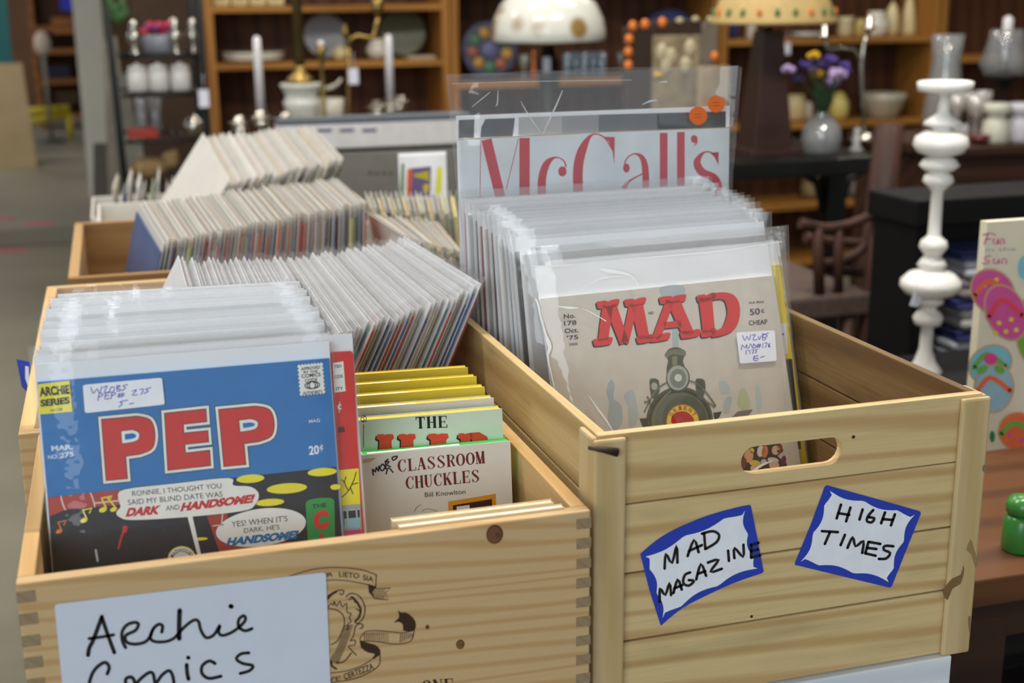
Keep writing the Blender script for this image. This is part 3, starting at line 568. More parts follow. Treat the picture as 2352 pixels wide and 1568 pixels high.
pr.text('THE', (2006, 1058), (2098, 1046), (2008, 1086), K_, 4, .02); pr.text('C', (2012, 1104), (2110, 1090), (2018, 1226), (216, 44, 36), 5, .08); pr.text('A', (2030, 1246), (2106, 1238), (2032, 1360), (216, 44, 36), 5, .08)
for (x, y, c, s_) in ((640, 1080, YE, 1.0), (520, 1150, YE, .9), (362, 1222, (236, 130, 40), .8)):
    pr.poly(ell(x + 22 * s_, y + 12 * s_, 26 * s_, 16 * s_, -20), c, 3); pr.stroke([(x + 44 * s_, y + 4), (x + 14 * s_, y - 62 * s_), (x + 82 * s_, y - 76 * s_), (x + 62 * s_, y - 44 * s_)], 12 * s_, c, 3, 0)
pr.poly(ell(595 + 135, 1062 + 28, 22, 14, -20), YE, 3); pr.stroke([(748, 1084), (690, 1012)], 11, YE, 3, 0)
pr.poly(ell(1170, 1410, 92, 84, 0), YE, 1); pr.poly(ell(1170, 1410, 86, 78, 0), W_, 2)
for k, ch in enumerate('MADHOUSE'):
    a = math.radians(-160 + k * 20); x, y = 1170 + 66 * math.cos(a), 1410 + 58 * math.sin(a); tx, ty = -math.sin(a), math.cos(a); nx_, ny_ = math.cos(a), math.sin(a)
    pr.text(ch, (x - tx * 9 + nx_ * 12, y - ty * 9 + ny_ * 12), (x + tx * 9 + nx_ * 12, y + ty * 9 + ny_ * 12), (x - tx * 9 - nx_ * 12, y - ty * 9 - ny_ * 12), K_, 3, .02)
pr.stroke([(806, 1200), (780, 1270), (762, 1340)], 14, (206, 44, 38), 2, 0); pr.poly([(790, 1196), (824, 1202), (812, 1240), (786, 1236)], (206, 44, 38), 3); pr.stroke([(616, 1352), (628, 1420)], 14, (200, 210, 220), 2, 0)
pr.build('cover_print', bk, 'printed comic cover with red block letters and speech balloons')
pr = Print(TLc + un * 0.0009, un, 0, 780, 2.8)
def rr(q, r=.06, n=4):
    out = []
    for i in range(4):
        p, c, x = q[i - 1], q[i], q[(i + 1) % 4]
        a = (c[0] + (p[0] - c[0]) * r, c[1] + (p[1] - c[1]) * r); b = (c[0] + (x[0] - c[0]) * r, c[1] + (x[1] - c[1]) * r)
        for k in range(n + 1): t = k / n; out.append(tuple((1 - t) ** 2 * a[m_] + 2 * t * (1 - t) * c[m_] + t * t * b[m_] for m_ in (0, 1)))
    return out
PU = (88, 84, 186)
def sticker(pr, quad, strokes, parent, wd_=7, c=PU):
    pr.poly(rr(quad), (236, 238, 246), 0)
    for s_ in strokes: pr.stroke(s_, wd_, c, 1, 3)
    pr.build('price_sticker', parent, 'white price sticker with purple handwriting')
sticker(pr, [(532, 290), (1042, 243), (1060, 416), (546, 472)], [[(585, 305), (600, 345), (625, 315), (640, 345), (655, 300)], [(665, 308), (690, 296), (670, 340), (700, 335)], [(712, 310), (705, 335), (728, 335), (735, 305), (712, 306)], [(750, 295), (755, 330), (780, 322), (755, 312), (775, 295), (750, 297)], [(820, 288), (790, 296), (808, 310), (785, 326)],
    [(630, 390), (640, 345), (665, 352), (638, 368)], [(680, 342), (675, 380), (705, 376)], [(678, 360), (700, 356)], [(680, 342), (705, 338)], [(715, 378), (722, 338), (745, 345), (720, 360)], [(770, 345), (765, 372)], [(788, 342), (782, 370)], [(758, 352), (800, 346)], [(756, 364), (800, 358)], [(850, 330), (880, 322), (850, 356), (885, 352)], [(900, 320), (925, 318), (905, 352)], [(970, 308), (935, 318), (955, 330), (925, 345)], [(820, 388), (770, 400), (788, 410), (765, 432)], [(832, 412), (860, 408)]], bk, 6)

# --- second comic (red cover) showing at the side
o2 = TLc + ux * 0.0145 - uy * (mg + .0035) - un * 0.0098
root2, bk2 = bagged(o2, ux, uy, un, 0.1735, 0.2795, (214, 46, 40), 'comic with a red cover showing just behind the blue one', margin=mg + .004, amp=.0004)
pr = Print(o2 + un * 0.0032, un, 0, 780, 2.8)
pr.poly([(2120, 80), (2255, 72), (2272, 90), (2306, 826), (2140, 842)], (214, 44, 38), 0)
pr.poly([(2140, 842), (2306, 826), (2340, 1500), (2160, 1500)], YE, 0); pr.poly([(2190, 1064), (2318, 1056), (2322, 1220), (2196, 1226)], (168, 176, 180), 1); pr.poly([(2206, 1094), (2312, 1086), (2316, 1200), (2214, 1206)], (40, 52, 66), 2); pr.poly([(2214, 1150), (2314, 1140), (2318, 1206), (2216, 1212)], (150, 200, 220), 3); pr.poly([(2200, 1228), (2324, 1218), (2330, 1400), (2206, 1400)], (214, 70, 140), 2)
for l in ([(2206, 1096), (2310, 1088)], [(2232, 1092), (2240, 1206)], [(2290, 1088), (2296, 1150)]): pr.stroke(l, 10, (190, 196, 198), 4, 0)
for l in ([(2200, 1010), (2240, 970), (2276, 900), (2290, 850)], [(2240, 970), (2216, 920), (2226, 880)], [(2262, 930), (2300, 920)], [(2252, 948), (2270, 990)], [(2216, 920), (2200, 900)]): pr.stroke(l, 6, K_, 2)
pr.poly([(2140, 150), (2208, 138), (2222, 330), (2150, 340)], W_, 1); pr.text('CODE', (2150, 230), (2204, 222), (2152, 250), K_, 2, .02); pr.text('ITY', (2160, 306), (2206, 300), (2162, 326), K_, 2, .02); pr.text('TED', (2146, 164), (2196, 158), (2148, 182), K_, 2, .02)
pr.text('c', (2170, 416), (2194, 412), (2172, 452), W_, 1, .03); pr.stroke([(2184, 400), (2182, 466)], 5, W_, 1, 0); pr.poly([(2172, 562), (2214, 556), (2218, 592), (2176, 598)], (90, 30, 30), 1)
pr.build('cover_print', bk2, 'printed red comic cover')

# --- rest of that front row: backing boards in clear bags
NA = 26
COVERS = [(186, 60, 52), (62, 110, 170), (226, 206, 70), (120, 96, 74), (70, 128, 96), (150, 150, 152), (214, 190, 160), (44, 60, 96), (196, 110, 60), (170, 60, 90)]
for i in range(NA):
    t = (i + 2.0) / (NA + 2); c0 = V((0.0145, 0.0882, 1.0975)).lerp(V((0.0175, 0.297, 1.094)), t)
    c0 += V((rnd.uniform(-.0015, .003) + .0015 * t, 0, rnd.uniform(-.0035, .0035) + .004 * math.sin(t * 3.1)))
    a = math.radians(-1.2 - 3.4 * t + rnd.uniform(-.03, .03)); ux_ = V((math.cos(a), math.sin(a), 0))
    u1, u2, u3 = frame_of(c0, c0 + ux_, 11.5 + 10.5 * t)
    h = (c0.z - 0.8225) / math.cos(math.radians(11.5 + 10.5 * t))
    c0 = c0 - u3 * 0.0034
    bagged(c0, u1, u2, u3, 0.1755, h, (232, 230, 226), 'bagged comic with white backing board, %s behind the red-covered comic in the wine box' % ordn(i + 1), group='white-backed comics in the front row', margin=0.005 + rnd.uniform(0, .004), amp=rnd.choice((.0003, .0005)), over=rnd.uniform(.002, .006), side=.0015, thick=.0033 + (.0003 if i % 4 == 0 else .0001))

# ================================================================== paperbacks in the wine box
def paperback(TL, ux, uy, un, wd, h, th, cover, dye, label, group=None, cat='book', strip=0):
    root = thing('paperback_book', TL + ux * wd / 2 + uy * h, label, cat, group)
    MB().slab(TL, ux, uy, un, wd, h, -0.0006, 0).build('front_cover', flat(cover, 0.5, var=0.05), root)
    MB().slab(TL, ux, uy, un, wd, h, -th, -th + 0.0006).build('back_cover', flat(cover, 0.5, var=0.05), root)
    MB().slab(TL, ux, uy, un, 0.0006, h, -th + 0.0006, -0.0006).build('spine', flat(cover, 0.5, var=0.05), root)
    pg = MB().slab(TL + uy * 0.0008, ux, uy, un, 0, 0, 0, 0); pg = MB()
    pg.slab(TL + ux * 0.0008 + uy * 0.0006, ux, uy, un, wd - 0.0013, h - 0.001, -th + 0.0007, -0.0007); pb = pg.build('page_block', flat(dye, 0.8, var=0.12, scale=400), root)
    if strip: MB().slab(TL + ux * 0.004 + uy * 0.0002, ux, uy, un, wd * strip, 0.0006, -th * .45, -th * .2).build('paper_slip', flat((232, 232, 224), .7), pb)
    return root
def edge_book(TRp, x, ang, lean, wd, **k):
    TR = onX(*TRp, x); a = math.radians(ang); u = V((math.cos(a), math.sin(a), 0)); TL = TR - u * wd
    return (TL,) + frame_of(TL, TR, lean)
bz = 0.8232
def hb(TL, uy): return (TL.z - bz) / -uy.z
cz = 1.0085; TL = onZ(832, 1045, cz); TR = onZ(1172, 1012, cz); f3 = frame_of(TL, TR, 6)
ck = paperback(TL, *f3, (TR - TL).length, hb(TL, f3[1]), 0.015, (226, 220, 210), (64, 176, 84), 'off-white paperback of classroom jokes with green-dyed page edges', strip=.62)
pr = Print(TL, f3[2], 780, 800, 3.563, base=.0002); MR = (110, 30, 34)
pr.serif('CLASSROOM', (470, 912), (1182, 838), (476, 1012), MR, 1); pr.serif('CHUCKLES', (536, 1052), (1142, 988), (542, 1152), MR, 1)
pr.text('Bill Knowlton', (696, 1178), (1028, 1150), (698, 1216), (70, 66, 70), 1)
for l in ([(275, 1035), (270, 985), (292, 1010), (300, 970), (318, 1005), (322, 960)], [(350, 945), (330, 975), (348, 1000), (372, 970), (352, 945)], [(380, 985), (375, 930), (405, 925), (384, 950), (415, 965)], [(470, 880), (430, 890), (440, 915), (470, 890)], [(380, 1025), (400, 975), (436, 1012)], [(372, 925), (395, 905)]): pr.stroke(l, 11, K_, 2, 3)
pr.poly([(888, 1252), (1276, 1188), (1282, 1420), (894, 1440)], (222, 150, 40), 1); pr.poly([(926, 1282), (1246, 1230), (1250, 1420), (930, 1440)], (62, 26, 30), 2); pr.poly([(956, 1292), (1062, 1278), (1064, 1340), (960, 1350)], (226, 226, 226), 3)
pr.stroke([(610, 1335), (630, 1300), (668, 1274)], 4, (90, 90, 90), 1); pr.stroke([(675, 1330), (720, 1310), (800, 1330)], 4, (120, 120, 120), 1); pr.poly([(185, 905), (300, 893), (250, 930), (186, 940)], (196, 172, 140), 1)
pr.build('cover_print', ck, 'maroon serif title and small cartoon frame')
B5 = [(1330, 492, 0.0), (1262, 402, 0), (1188, 312, 0), (1120, 226, 0), (1050, 152, 0)]
for i, (zx, zy, _) in enumerate(B5):
    TL, *f3 = edge_book((780 + zx / 3.563, 800 + zy / 3.563), 0.3125 - (.0005 * i), (-3.5, -4, -4, -4.5, -5)[i], (7, 8, 8, 9, 9)[i], 0.102)
    cvr = ((206, 220, 200), (214, 208, 196), (226, 200, 60), (230, 206, 50), (222, 196, 60))[i]
    lab = ('pale green paperback reading THE MAD with yellow-dyed page edges', 'yellow-edged paperback directly behind the pale green one', 'yellow-edged paperback, second behind the pale green one', 'yellow-edged paperback, third behind the pale green one', 'yellow-edged paperback rearmost of the row, next to leaning magazines')[i]
    bkk = paperback(TL, *f3, 0.102, hb(TL, f3[1]), 0.0128, cvr, (206, 182, 62), lab, 'yellow-edged paperbacks', strip=(.0, .42, .42, .48, .0)[i])
    if i == 0:
        pr = Print(TL, f3[2], 780, 800, 3.563, base=.0002)
        pr.serif('THE', (618, 560), (882, 550), (622, 656), K_, 1, .12)
        def mad_tops(dx, dy, c, l):
            for (a, b) in ((300, 446), (478, 624), (720, 892), (966, 1090)):
                y0 = 700 - (a - 300) * .012
                pr.poly([(a + dx, y0 + 34 + dy), (a + 8 + dx, y0 + 4 + dy), (a + (b - a) * .35 + dx, y0 + dy), (a + (b - a) * .5 + dx, y0 + 8 + dy), (a + (b - a) * .65 + dx, y0 + dy), (b - 8 + dx, y0 + 2 + dy), (b + dx, y0 + 34 + dy), (b - 22 + dx, y0 + 50 + dy), (b - 10 + dx, y0 + 240 + dy), (a + 16 + dx, y0 + 240 + dy), (a + 26 + dx, y0 + 52 + dy)], c, l)
            pr.poly([(1060 + dx, 690 + dy), (1140 + dx, 684 + dy), (1206 + dx, 720 + dy), (1230 + dx, 800 + dy), (1220 + dx, 930 + dy), (1140 + dx, 930 + dy), (1130 + dx, 780 + dy), (1080 + dx, 750 + dy)], c, l)
        mad_tops(-12, 12, K_, 1); mad_tops(0, 0, (222, 66, 40), 2)
        pr.stroke(ell(196, 575, 22, 26) + [(218, 575)], 6, (60, 90, 80), 1, 0); pr.stroke([(206, 556), (188, 566), (204, 584), (186, 596)], 6, (60, 90, 80), 1)
        for k in range(9): pr.stroke([(196, 624 + k * 21), (196, 638 + k * 21)], 8, (130, 146, 130), 1, 0)
        pr.build('cover_print', bkk, 'black and red slab lettering')
for (a, b, z_, lab) in (((897, 1190), (1272, 1153), 1.003, 'cream-paged pocket book nearest the wine box front, rear of the two'), ((919, 1214), (1297, 1164), 1.0015, 'white-paged pocket book tucked right behind the wine box front')):
    TL, TR = onZ(*a, z_), onZ(*b, z_); TL.y = TR.y + .001; f3 = frame_of(TL, TR, 2)
    f3 = frame_of(TL, TR, 0); paperback(TL, *f3, (TR - TL).length, hb(TL, f3[1]), 0.0058, (214, 190, 150), (228, 208, 174) if z_ > 1.002 else (236, 226, 212), lab)

# ================================================================== rows filed edge-on (boards white, coloured spines facing the camera)
RC = [(196, 52, 44), (50, 96, 158), (172, 150, 118), (150, 150, 150), (44, 66, 110), (204, 188, 160), (180, 70, 60), (62, 120, 126), (160, 130, 96), (206, 64, 52), (120, 116, 110), (40, 110, 170), (190, 176, 160), (90, 84, 120), (212, 206, 196), (150, 60, 66)]
def file_row(n, NL, NR, FL, FR, dL, dR, h0, cols, labf, group, bag=True, over=.006, margin=.014, board=WHITE, jit=.003, fill=.62, name='bagged_comic', cat='comic', zb=None, sag=0.0, flip=0):
    dL, dR = V(dL).normalized(), V(dR).normalized(); pitch = (NR - NL).length / max(1, n - 1)
    for i in range(n):
        t = i / max(1, n - 1); j1, j2 = rnd.uniform(-.004, .004), rnd.uniform(-jit, jit)
        sg = V((0, 0, -sag * math.sin(math.pi * t))); a = NL.lerp(NR, t) + sg; b = FL.lerp(FR, t) + sg; u1 = (b - a).normalized(); u2 = dL.lerp(dR, t); u2 = (u2 - u1 * u2.dot(u1)).normalized(); u3 = u1.cross(u2); u3 = u3 if u3.x > 0 else -u3
        a = a + u1 * j1 + u2 * j2; b = b + u1 * j1 + u2 * j2
        if i < flip: u3 = -u3
        th = pitch * abs(u3.x) * fill; bd = board[i % len(board)] if isinstance(board, list) else board
        h = h0 if zb is None else (min(a.z, b.z) - zb) / -u2.z
        bagged(a, u1, u2, u3, (b - a).length, h, cols[i % len(cols)], labf(i), cat, group, thick=th, margin=margin + rnd.uniform(-.004, .004), board=bd, bag=bag, over=over, amp=min(.0006, th * .12), name=name, side=.002, inset=.0008)
CN = {}
def cname(c):
    r, g, b = c
    if max(c) - min(c) < 22: return 'grey' if r < 190 else 'white'
    if r > 150 and g < 90: return 'red'
    if b > r and b > g: return 'blue'
    if g >= r and g > 90: return 'teal'
    if r < 90: return 'dark'
    return 'tan'
BC = [(224, 40, 32), (28, 96, 180), (186, 160, 116), (150, 150, 152), (24, 58, 122), (216, 196, 160), (206, 60, 44), (40, 124, 140), (172, 136, 90), (230, 52, 40), (120, 116, 110), (20, 112, 190), (200, 180, 156), (70, 72, 150), (222, 216, 204), (168, 50, 60)]
rnd.shuffle(BC)
NB = 54
file_row(NB, V((.122, .29, 1.040)), V((.342, .29, 1.080)), V((.116, .5, 1.079)), V((.327, .508, 1.083)), (-.026, 0, -.052), (-.031, 0, -.068), .28, BC,
         lambda i: '%s-edged bagged magazine, %s leftward from the slatted crate in the leaning white-topped row' % (cname(BC[i % 16]), ordn(NB - i)), 'white-topped magazines leaning towards the slatted crate', zb=.8225, sag=.009, fill=.61, board=WHITE2, margin=.010)
CC = [(84, 100, 142), (30, 32, 38), (66, 100, 150), (126, 56, 50), (120, 118, 112), (92, 96, 116), (112, 110, 104), (196, 196, 60), (52, 92, 74), (120, 116, 108), (62, 92, 138), (150, 52, 44), (150, 120, 110), (128, 52, 64), (160, 150, 140), (176, 54, 58), (58, 80, 118), (110, 60, 56), (178, 56, 66), (50, 90, 78), (150, 140, 128), (158, 70, 66), (130, 120, 104), (168, 160, 150)]
CD = CC + [(62, 100, 146), (170, 60, 60), (150, 144, 132), (208, 82, 44), (40, 50, 96), (166, 64, 60), (120, 110, 100), (50, 66, 112), (206, 84, 40), (86, 84, 104), (150, 140, 130), (172, 84, 74), (128, 124, 108), (84, 110, 140), (176, 58, 46), (150, 56, 44), (196, 92, 64), (110, 114, 128), (158, 140, 136), (150, 146, 140), (164, 136, 132), (160, 150, 146)]
NC = 58
file_row(NC, V((.118, .87, 1.030)), V((.357, .87, 1.064)), V((.097, 1.1, 1.046)), V((.361, 1.1, 1.066)), (-.010, 0, -.04), (-.004, 0, -.073), .22, CD,
         lambda i: '%s-edged comic, %s from the empty corner of the beech box' % (cname(CD[i % 46]), ordn(i + 1)), 'tightly packed comics in the beech box', bag=False, margin=.013, board=BOARDS, flip=1, fill=.78, zb=.8225)
DC = [(120, 116, 80), (70, 66, 52), (196, 190, 170), (150, 140, 110), (90, 84, 66), (60, 58, 54)]
ND = 26
file_row(ND, V((.232, 1.32, 1.038)), V((.410, 1.32, 1.066)), V((.212, 1.55, 1.090)), V((.397, 1.55, 1.097)), (-.014, 0, -.022), (-.012, 0, -.028), .25, DC,
         lambda i: 'cream-topped comic, %s from the steeply leaning end board in the far white box' % ordn(i + 1), 'leaning comics in the far white box', bag=False, margin=.016, board=BOARDS, fill=.72, jit=.005, zb=.8225)
EC = [(150, 150, 120), (120, 118, 100), (196, 180, 120), (110, 110, 116), (170, 160, 130)]
NE1, NE2 = 18, 14
file_row(NE1, onY(852, 478, 1.0), onY(1040, 486, 1.0), onY(838, 440, 1.2), onY(1033, 440, 1.2), (.003, 0, -.05), (.004, 0, -.05), .18, EC,
         lambda i: 'yellowed comic, %s counting towards the large clear bag in the rear row of white box' % ordn(i + 1), 'yellowed comics in the rear row', bag=False, margin=.008, board=BOARDS, fill=.95, jit=.0015, zb=.8225)
file_row(NE2, onY(930, 543, .76), onY(1062, 580, .76), onY(846, 490, .95), onY(1000, 505, .95), (.009, 0, -.05), (.008, 0, -.05), .19, EC,
         lambda i: 'cream comic, %s counting from the curled white end board behind leaning magazines' % ordn(i + 1), 'cream comics behind the leaning magazines', bag=False, margin=.008, board=BOARDS, fill=.92, jit=.0015, zb=.8225)
plain_box('white cardboard box of loose comics at the table end', 0.02, 0.30, 1.68, 1.95, 0.94, 0.81, 0.004, CARD, 'cardboard_box')
NF = 9
FCOL = [(196, 188, 168), (60, 80, 130), (206, 204, 196), (220, 220, 220), (90, 96, 70), (150, 176, 130), (190, 190, 186), (170, 140, 140), (200, 196, 150)]
for i in range(NF):
    tp = onY(258 + i * 17 + (4 if i % 2 else 0), (428, 452, 416, 424, 446, 440, 412, 446, 436)[i], 1.72); a = tp; l = (.28, -.10, .25, .22, .1, .3, .36, .05, .1)[i]
    u1 = V((.06, 1, .02)).normalized(); u2 = V((-l * .35, 0, -1)).normalized(); u2 = (u2 - u1 * u2.dot(u1)).normalized(); u3 = u1.cross(u2); u3 = u3 if u3.x > 0 else -u3
    bagged(a, u1, u2, u3, .17, (a.z - .835) / -u2.z, FCOL[i], 'loose comic standing askew in the table-end box, %s from the aisle' % ordn(i + 1), group='loose comics in the table-end box', bag=False, margin=.006, board=CREAMB, thick=.0035)

# ================================================================== magazines in the slatted crate
mb_ = 0.8615
def mag(TL, ang, lean, wd, cover, label, name='bagged_magazine', **k):
    a = math.radians(ang); f3 = frame_of(TL, TL + V((math.cos(a), math.sin(a), 0)), lean)
    return bagged(TL, *f3, wd, (TL.z - mb_) / -f3[1].z, cover, label, 'magazine', 'bagged magazines in the slatted crate', name=name, **k) + (f3,)
TLm = V((0.3784, 0.2396, 1.077)); a = math.radians(4.87); fm = frame_of(TLm, TLm + V((math.cos(a), math.sin(a), 0)), 19)
mt = .0255
O = TLm - fm[1] * mt - fm[0] * .001 - fm[2] * .0042
root, bk, _ = mag(O, 4.87, 19, .213, (214, 206, 194), 'magazine with big red slab letters above a locomotive on a beige cover', thick=.0042, margin=mt, film_=FILM2, amp=.0026, over=.012, side=.007, inset=.0012)
pr = Print(TLm - fm[2] * .0002, fm[2], 1180, 500, 3.015)
RM = (214, 52, 48)
pr.poly([(196, 562), (1796, 400), (1925, 1640), (360, 1800)], (208, 200, 188), 0)
for l, c in (([(1015, 480), (1170, 468), (1180, 545), (1130, 560), (1140, 880), (1100, 900), (1090, 600), (1030, 545)], (172, 184, 186)), ([(640, 1200), (670, 1120), (700, 1160), (690, 1250), (745, 1300), (750, 1420), (690, 1480), (650, 1400), (660, 1280)], (166, 178, 180)), ([(760, 1230), (820, 1190), (850, 1280), (860, 1400), (800, 1450), (790, 1310)], (178, 188, 188)), ([(1420, 1140), (1470, 1130), (1500, 1200), (1440, 1220)], (182, 192, 190)), ([(1560, 1200), (1600, 1180), (1640, 1290), (1600, 1330), (1550, 1300)], (186, 192, 150)), ([(1670, 1180), (1700, 1160), (1720, 1290), (1690, 1350)], (186, 196, 190)), ([(1460, 1260), (1510, 1240), (1490, 1350), (1450, 1340)], (176, 188, 188))): pr.poly(l, c, 1, sm=3)
def madword(dx, dy, c, l):
    T2 = lambda pts: [(x + dx, y + dy) for x, y in pts]
    for a_, b_, w1, w2 in (((650, 610), (616, 862), 74, 70), ((672, 606), (766, 868), 78, 62), ((768, 868), (830, 600), 52, 60), ((852, 600), (905, 850), 84, 76),
                           ((1082, 575), (985, 836), 56, 58), ((1106, 575), (1212, 812), 88, 80), ((1326, 552), (1352, 800), 92, 84)):
        pr.stroke([(a_[0] + dx, a_[1] + dy, w1), (b_[0] + dx, b_[1] + dy, w2)], 1, c, l, 0, False)
    pr.stroke([(1040 + dx, 745 + dy), (1160 + dx, 733 + dy)], 44, c, l, 0, False)
    for (x0, y0, x1, y1) in ((572, 604, 732, 588), (764, 590, 916, 576), (548, 864, 684, 852), (848, 846, 966, 832), (1006, 572, 1194, 556), (934, 836, 1084, 820), (1150, 812, 1292, 796), (1266, 560, 1400, 544), (1290, 804, 1400, 790)):
        h_ = 26; xm = (x0 + x1) / 2; ym = (y0 + y1) / 2
        pr.poly(T2(smooth([(x0, y0 - h_ * .8), (x0 + 24, y0 - h_), (xm - 16, ym - h_ * .9), (xm, ym - h_ * .6), (xm + 16, ym - h_ * .95), (x1 - 24, y1 - h_), (x1, y1 - h_ * .8), (x1 - 6, y1 + h_ * .4), (x1 - 22, y1 + h_), (x0 + 22, y0 + h_), (x0 + 6, y0 + h_ * .4)], 2, True)), c, l)
    pr.stroke([(1370 + dx, 548 + dy, 46), (1450 + dx, 540 + dy, 50), (1506 + dx, 575 + dy, 84), (1522 + dx, 660 + dy, 88), (1496 + dx, 745 + dy, 84), (1440 + dx, 790 + dy, 50), (1370 + dx, 806 + dy, 46)], 1, c, l, 5, False)
madword(-9, 9, K_, 2); madword(0, 0, RM, 3)
G_ = (60, 58, 54)
for tx, a_, b_, h_ in (('No.', (344, 668), (424, 660), 32), ('178', (346, 716), (432, 708), 32), ('Oct.', (350, 768), (446, 760), 32), ("'75", (366, 816), (444, 808), 32), ('33030', (380, 868), (440, 864), 18), ('OUR PRICE', (1625, 582), (1730, 574), 14), ('50', (1632, 632), (1702, 624), 44), ('c', (1712, 634), (1732, 632), 24), ('CHEAP', (1625, 712), (1754, 702), 34), ('IND', (932, 652), (966, 648), 18)): pr.text(tx, a_, b_, (a_[0] + 3, a_[1] + h_), G_, 2, .02)
D1, D2, D3, D4 = (84, 84, 62), (118, 118, 92), (58, 60, 46), (170, 176, 166)
pr.poly([(1050, 940), (1080, 905), (1130, 895), (1175, 915), (1190, 945), (1170, 990), (1190, 1090), (1060, 1090), (1068, 990)], D1, 2, sm=2); pr.poly([(1044, 945), (1085, 915), (1175, 912), (1192, 940), (1180, 955), (1100, 945), (1060, 968)], D2, 3, sm=2); pr.poly([(1095, 960), (1130, 958), (1135, 1080), (1100, 1080)], (132, 132, 100), 3)
pr.poly(ell(1148, 1410, 232, 242, 0, 40), D1, 2); pr.poly(ell(1148, 1410, 214, 224, 0, 40), D3, 3); pr.poly(ell(1150, 1415, 200, 206, 0, 40), (100, 104, 80), 4); pr.poly(ell(1180, 1380, 150, 150, 0, 30), (82, 86, 64), 5)
pr.poly(ell(1136, 1110, 82, 94), D1, 5); pr.poly(ell(1134, 1108, 74, 86), D4, 6); pr.poly(ell(1136, 1112, 56, 66), (126, 134, 124), 7); pr.poly(ell(1136, 1108, 26, 26), (212, 214, 206), 8)
for x in (972, 1290): pr.poly([(x - 34, 1130), (x - 10, 1112), (x + 30, 1125), (x + 36, 1200), (x + 10, 1250), (x - 20, 1240)], D1, 4, sm=2); pr.poly(ell(x, 1166, 22, 26), D4 if x < 1000 else D3, 5)
for l in ([(1060, 1140), (1010, 1170), (960, 1230), (905, 1340)], [(1220, 1130), (1270, 1150), (1340, 1220), (1395, 1300)], [(925, 1240), (945, 1290)], [(935, 1275), (905, 1275)], [(1330, 1270), (1390, 1310)], [(1085, 1200), (1030, 1250), (980, 1330), (968, 1440)]): pr.stroke(l, 12, D2, 5)
pr.poly([(870, 1390), (935, 1385), (925, 1420), (960, 1480), (900, 1470)], D3, 3); pr.poly([(1380, 1350), (1440, 1340), (1420, 1385), (1390, 1400)], D3, 3); pr.poly([(1490, 1400), (1550, 1340), (1655, 1325), (1620, 1380), (1560, 1390)], (120, 112, 104), 3)
pr.poly(ell(1168, 1412, 116, 122), (176, 120, 40), 6); pr.poly(ell(1168, 1412, 110, 116), (232, 204, 66), 7); pr.poly([(1090, 1420), (1095, 1370), (1140, 1342), (1195, 1345), (1240, 1385), (1244, 1425), (1190, 1412), (1130, 1425)], (190, 44, 40), 8, sm=3); pr.poly([(1130, 1420), (1200, 1412), (1205, 1500), (1135, 1500)], (208, 150, 110), 8)
for k, ch in enumerate('ORIENT'):
    an = math.radians(-148 + k * 23); x, y = 1168 + 92 * math.cos(an), 1412 + 97 * math.sin(an); tx, ty = -math.sin(an), math.cos(an); nx_, ny_ = math.cos(an), math.sin(an)
    pr.text(ch, (x - tx * 11 + nx_ * 15, y - ty * 11 + ny_ * 15), (x + tx * 11 + nx_ * 15, y + ty * 11 + ny_ * 15), (x - tx * 11 - nx_ * 15, y - ty * 11 - ny_ * 15), (190, 90, 40), 8, .03)
# a crowd of figures lower down, seen through the handle slot
pr.ox, pr.oy, pr.z = 1680, 980, 8.4
pr.poly([(100, 300), (900, 200), (1000, 460), (880, 560), (1060, 700), (1100, 1200), (100, 1300)], (58, 42, 38), 3)
for cx, cy, rx_, ry_, c in ((330, 560, 90, 130, (214, 160, 124)), (390, 460, 44, 52, (222, 206, 60)), (560, 470, 70, 110, (226, 206, 190)), (640, 480, 62, 120, (206, 120, 60)), (850, 450, 76, 90, (222, 184, 150)), (925, 420, 56, 90, (132, 66, 40)), (450, 700, 110, 60, (214, 196, 70)), (440, 800, 80, 60, (226, 190, 160)), (820, 740, 100, 80, (226, 180, 150)), (800, 640, 110, 50, (216, 214, 210)), (240, 700, 50, 110, (120, 52, 44)), (1000, 660, 50, 110, (110, 40, 70)), (620, 680, 60, 60, (200, 196, 196))): pr.poly(ell(cx, cy, rx_, ry_, 8, 16), c, 4)
pr.build('cover_print', bk, 'printed cover with red letters and a steam locomotive')
pr = Print(TLm + fm[2] * .0012, fm[2], 1180, 500, 3.015)
sticker(pr, [(1540, 792), (1808, 778), (1822, 990), (1566, 1010)], [[(1584, 815), (1600, 850), (1615, 820), (1630, 848), (1640, 810)], [(1650, 815), (1672, 808), (1655, 845), (1685, 842)], [(1692, 820), (1700, 845), (1710, 818)], [(1722, 802), (1722, 845), (1745, 838), (1722, 822), (1740, 806), (1720, 804)], [(1762, 798), (1742, 806), (1756, 818), (1738, 830)],
   [(1576, 915), (1582, 880), (1600, 900), (1612, 876), (1615, 908)], [(1625, 905), (1640, 872), (1652, 902)], [(1660, 876), (1660, 904), (1680, 890), (1660, 874)], [(1692, 872), (1688, 900)], [(1704, 872), (1700, 900)], [(1684, 882), (1710, 878)], [(1684, 892), (1710, 888)], [(1724, 868), (1724, 900)], [(1738, 868), (1754, 866), (1742, 898)], [(1770, 870), (1764, 884), (1776, 890), (1762, 894), (1772, 870)],
   [(1608, 918), (1608, 945)], [(1622, 920), (1634, 918), (1634, 940)], [(1648, 916), (1662, 914), (1652, 940)], [(1688, 910), (1672, 916), (1682, 926), (1668, 936)], [(1690, 955), (1662, 960), (1668, 975), (1690, 970), (1685, 988), (1660, 985), (1664, 962)], [(1706, 968), (1736, 958)]], bk, 5)
pr = Print(TLm + fm[2] * .0026, fm[2], 1180, 500, 3.015); CW = (242, 246, 248)  # highlights along the bag's creases, painted as flat white strokes
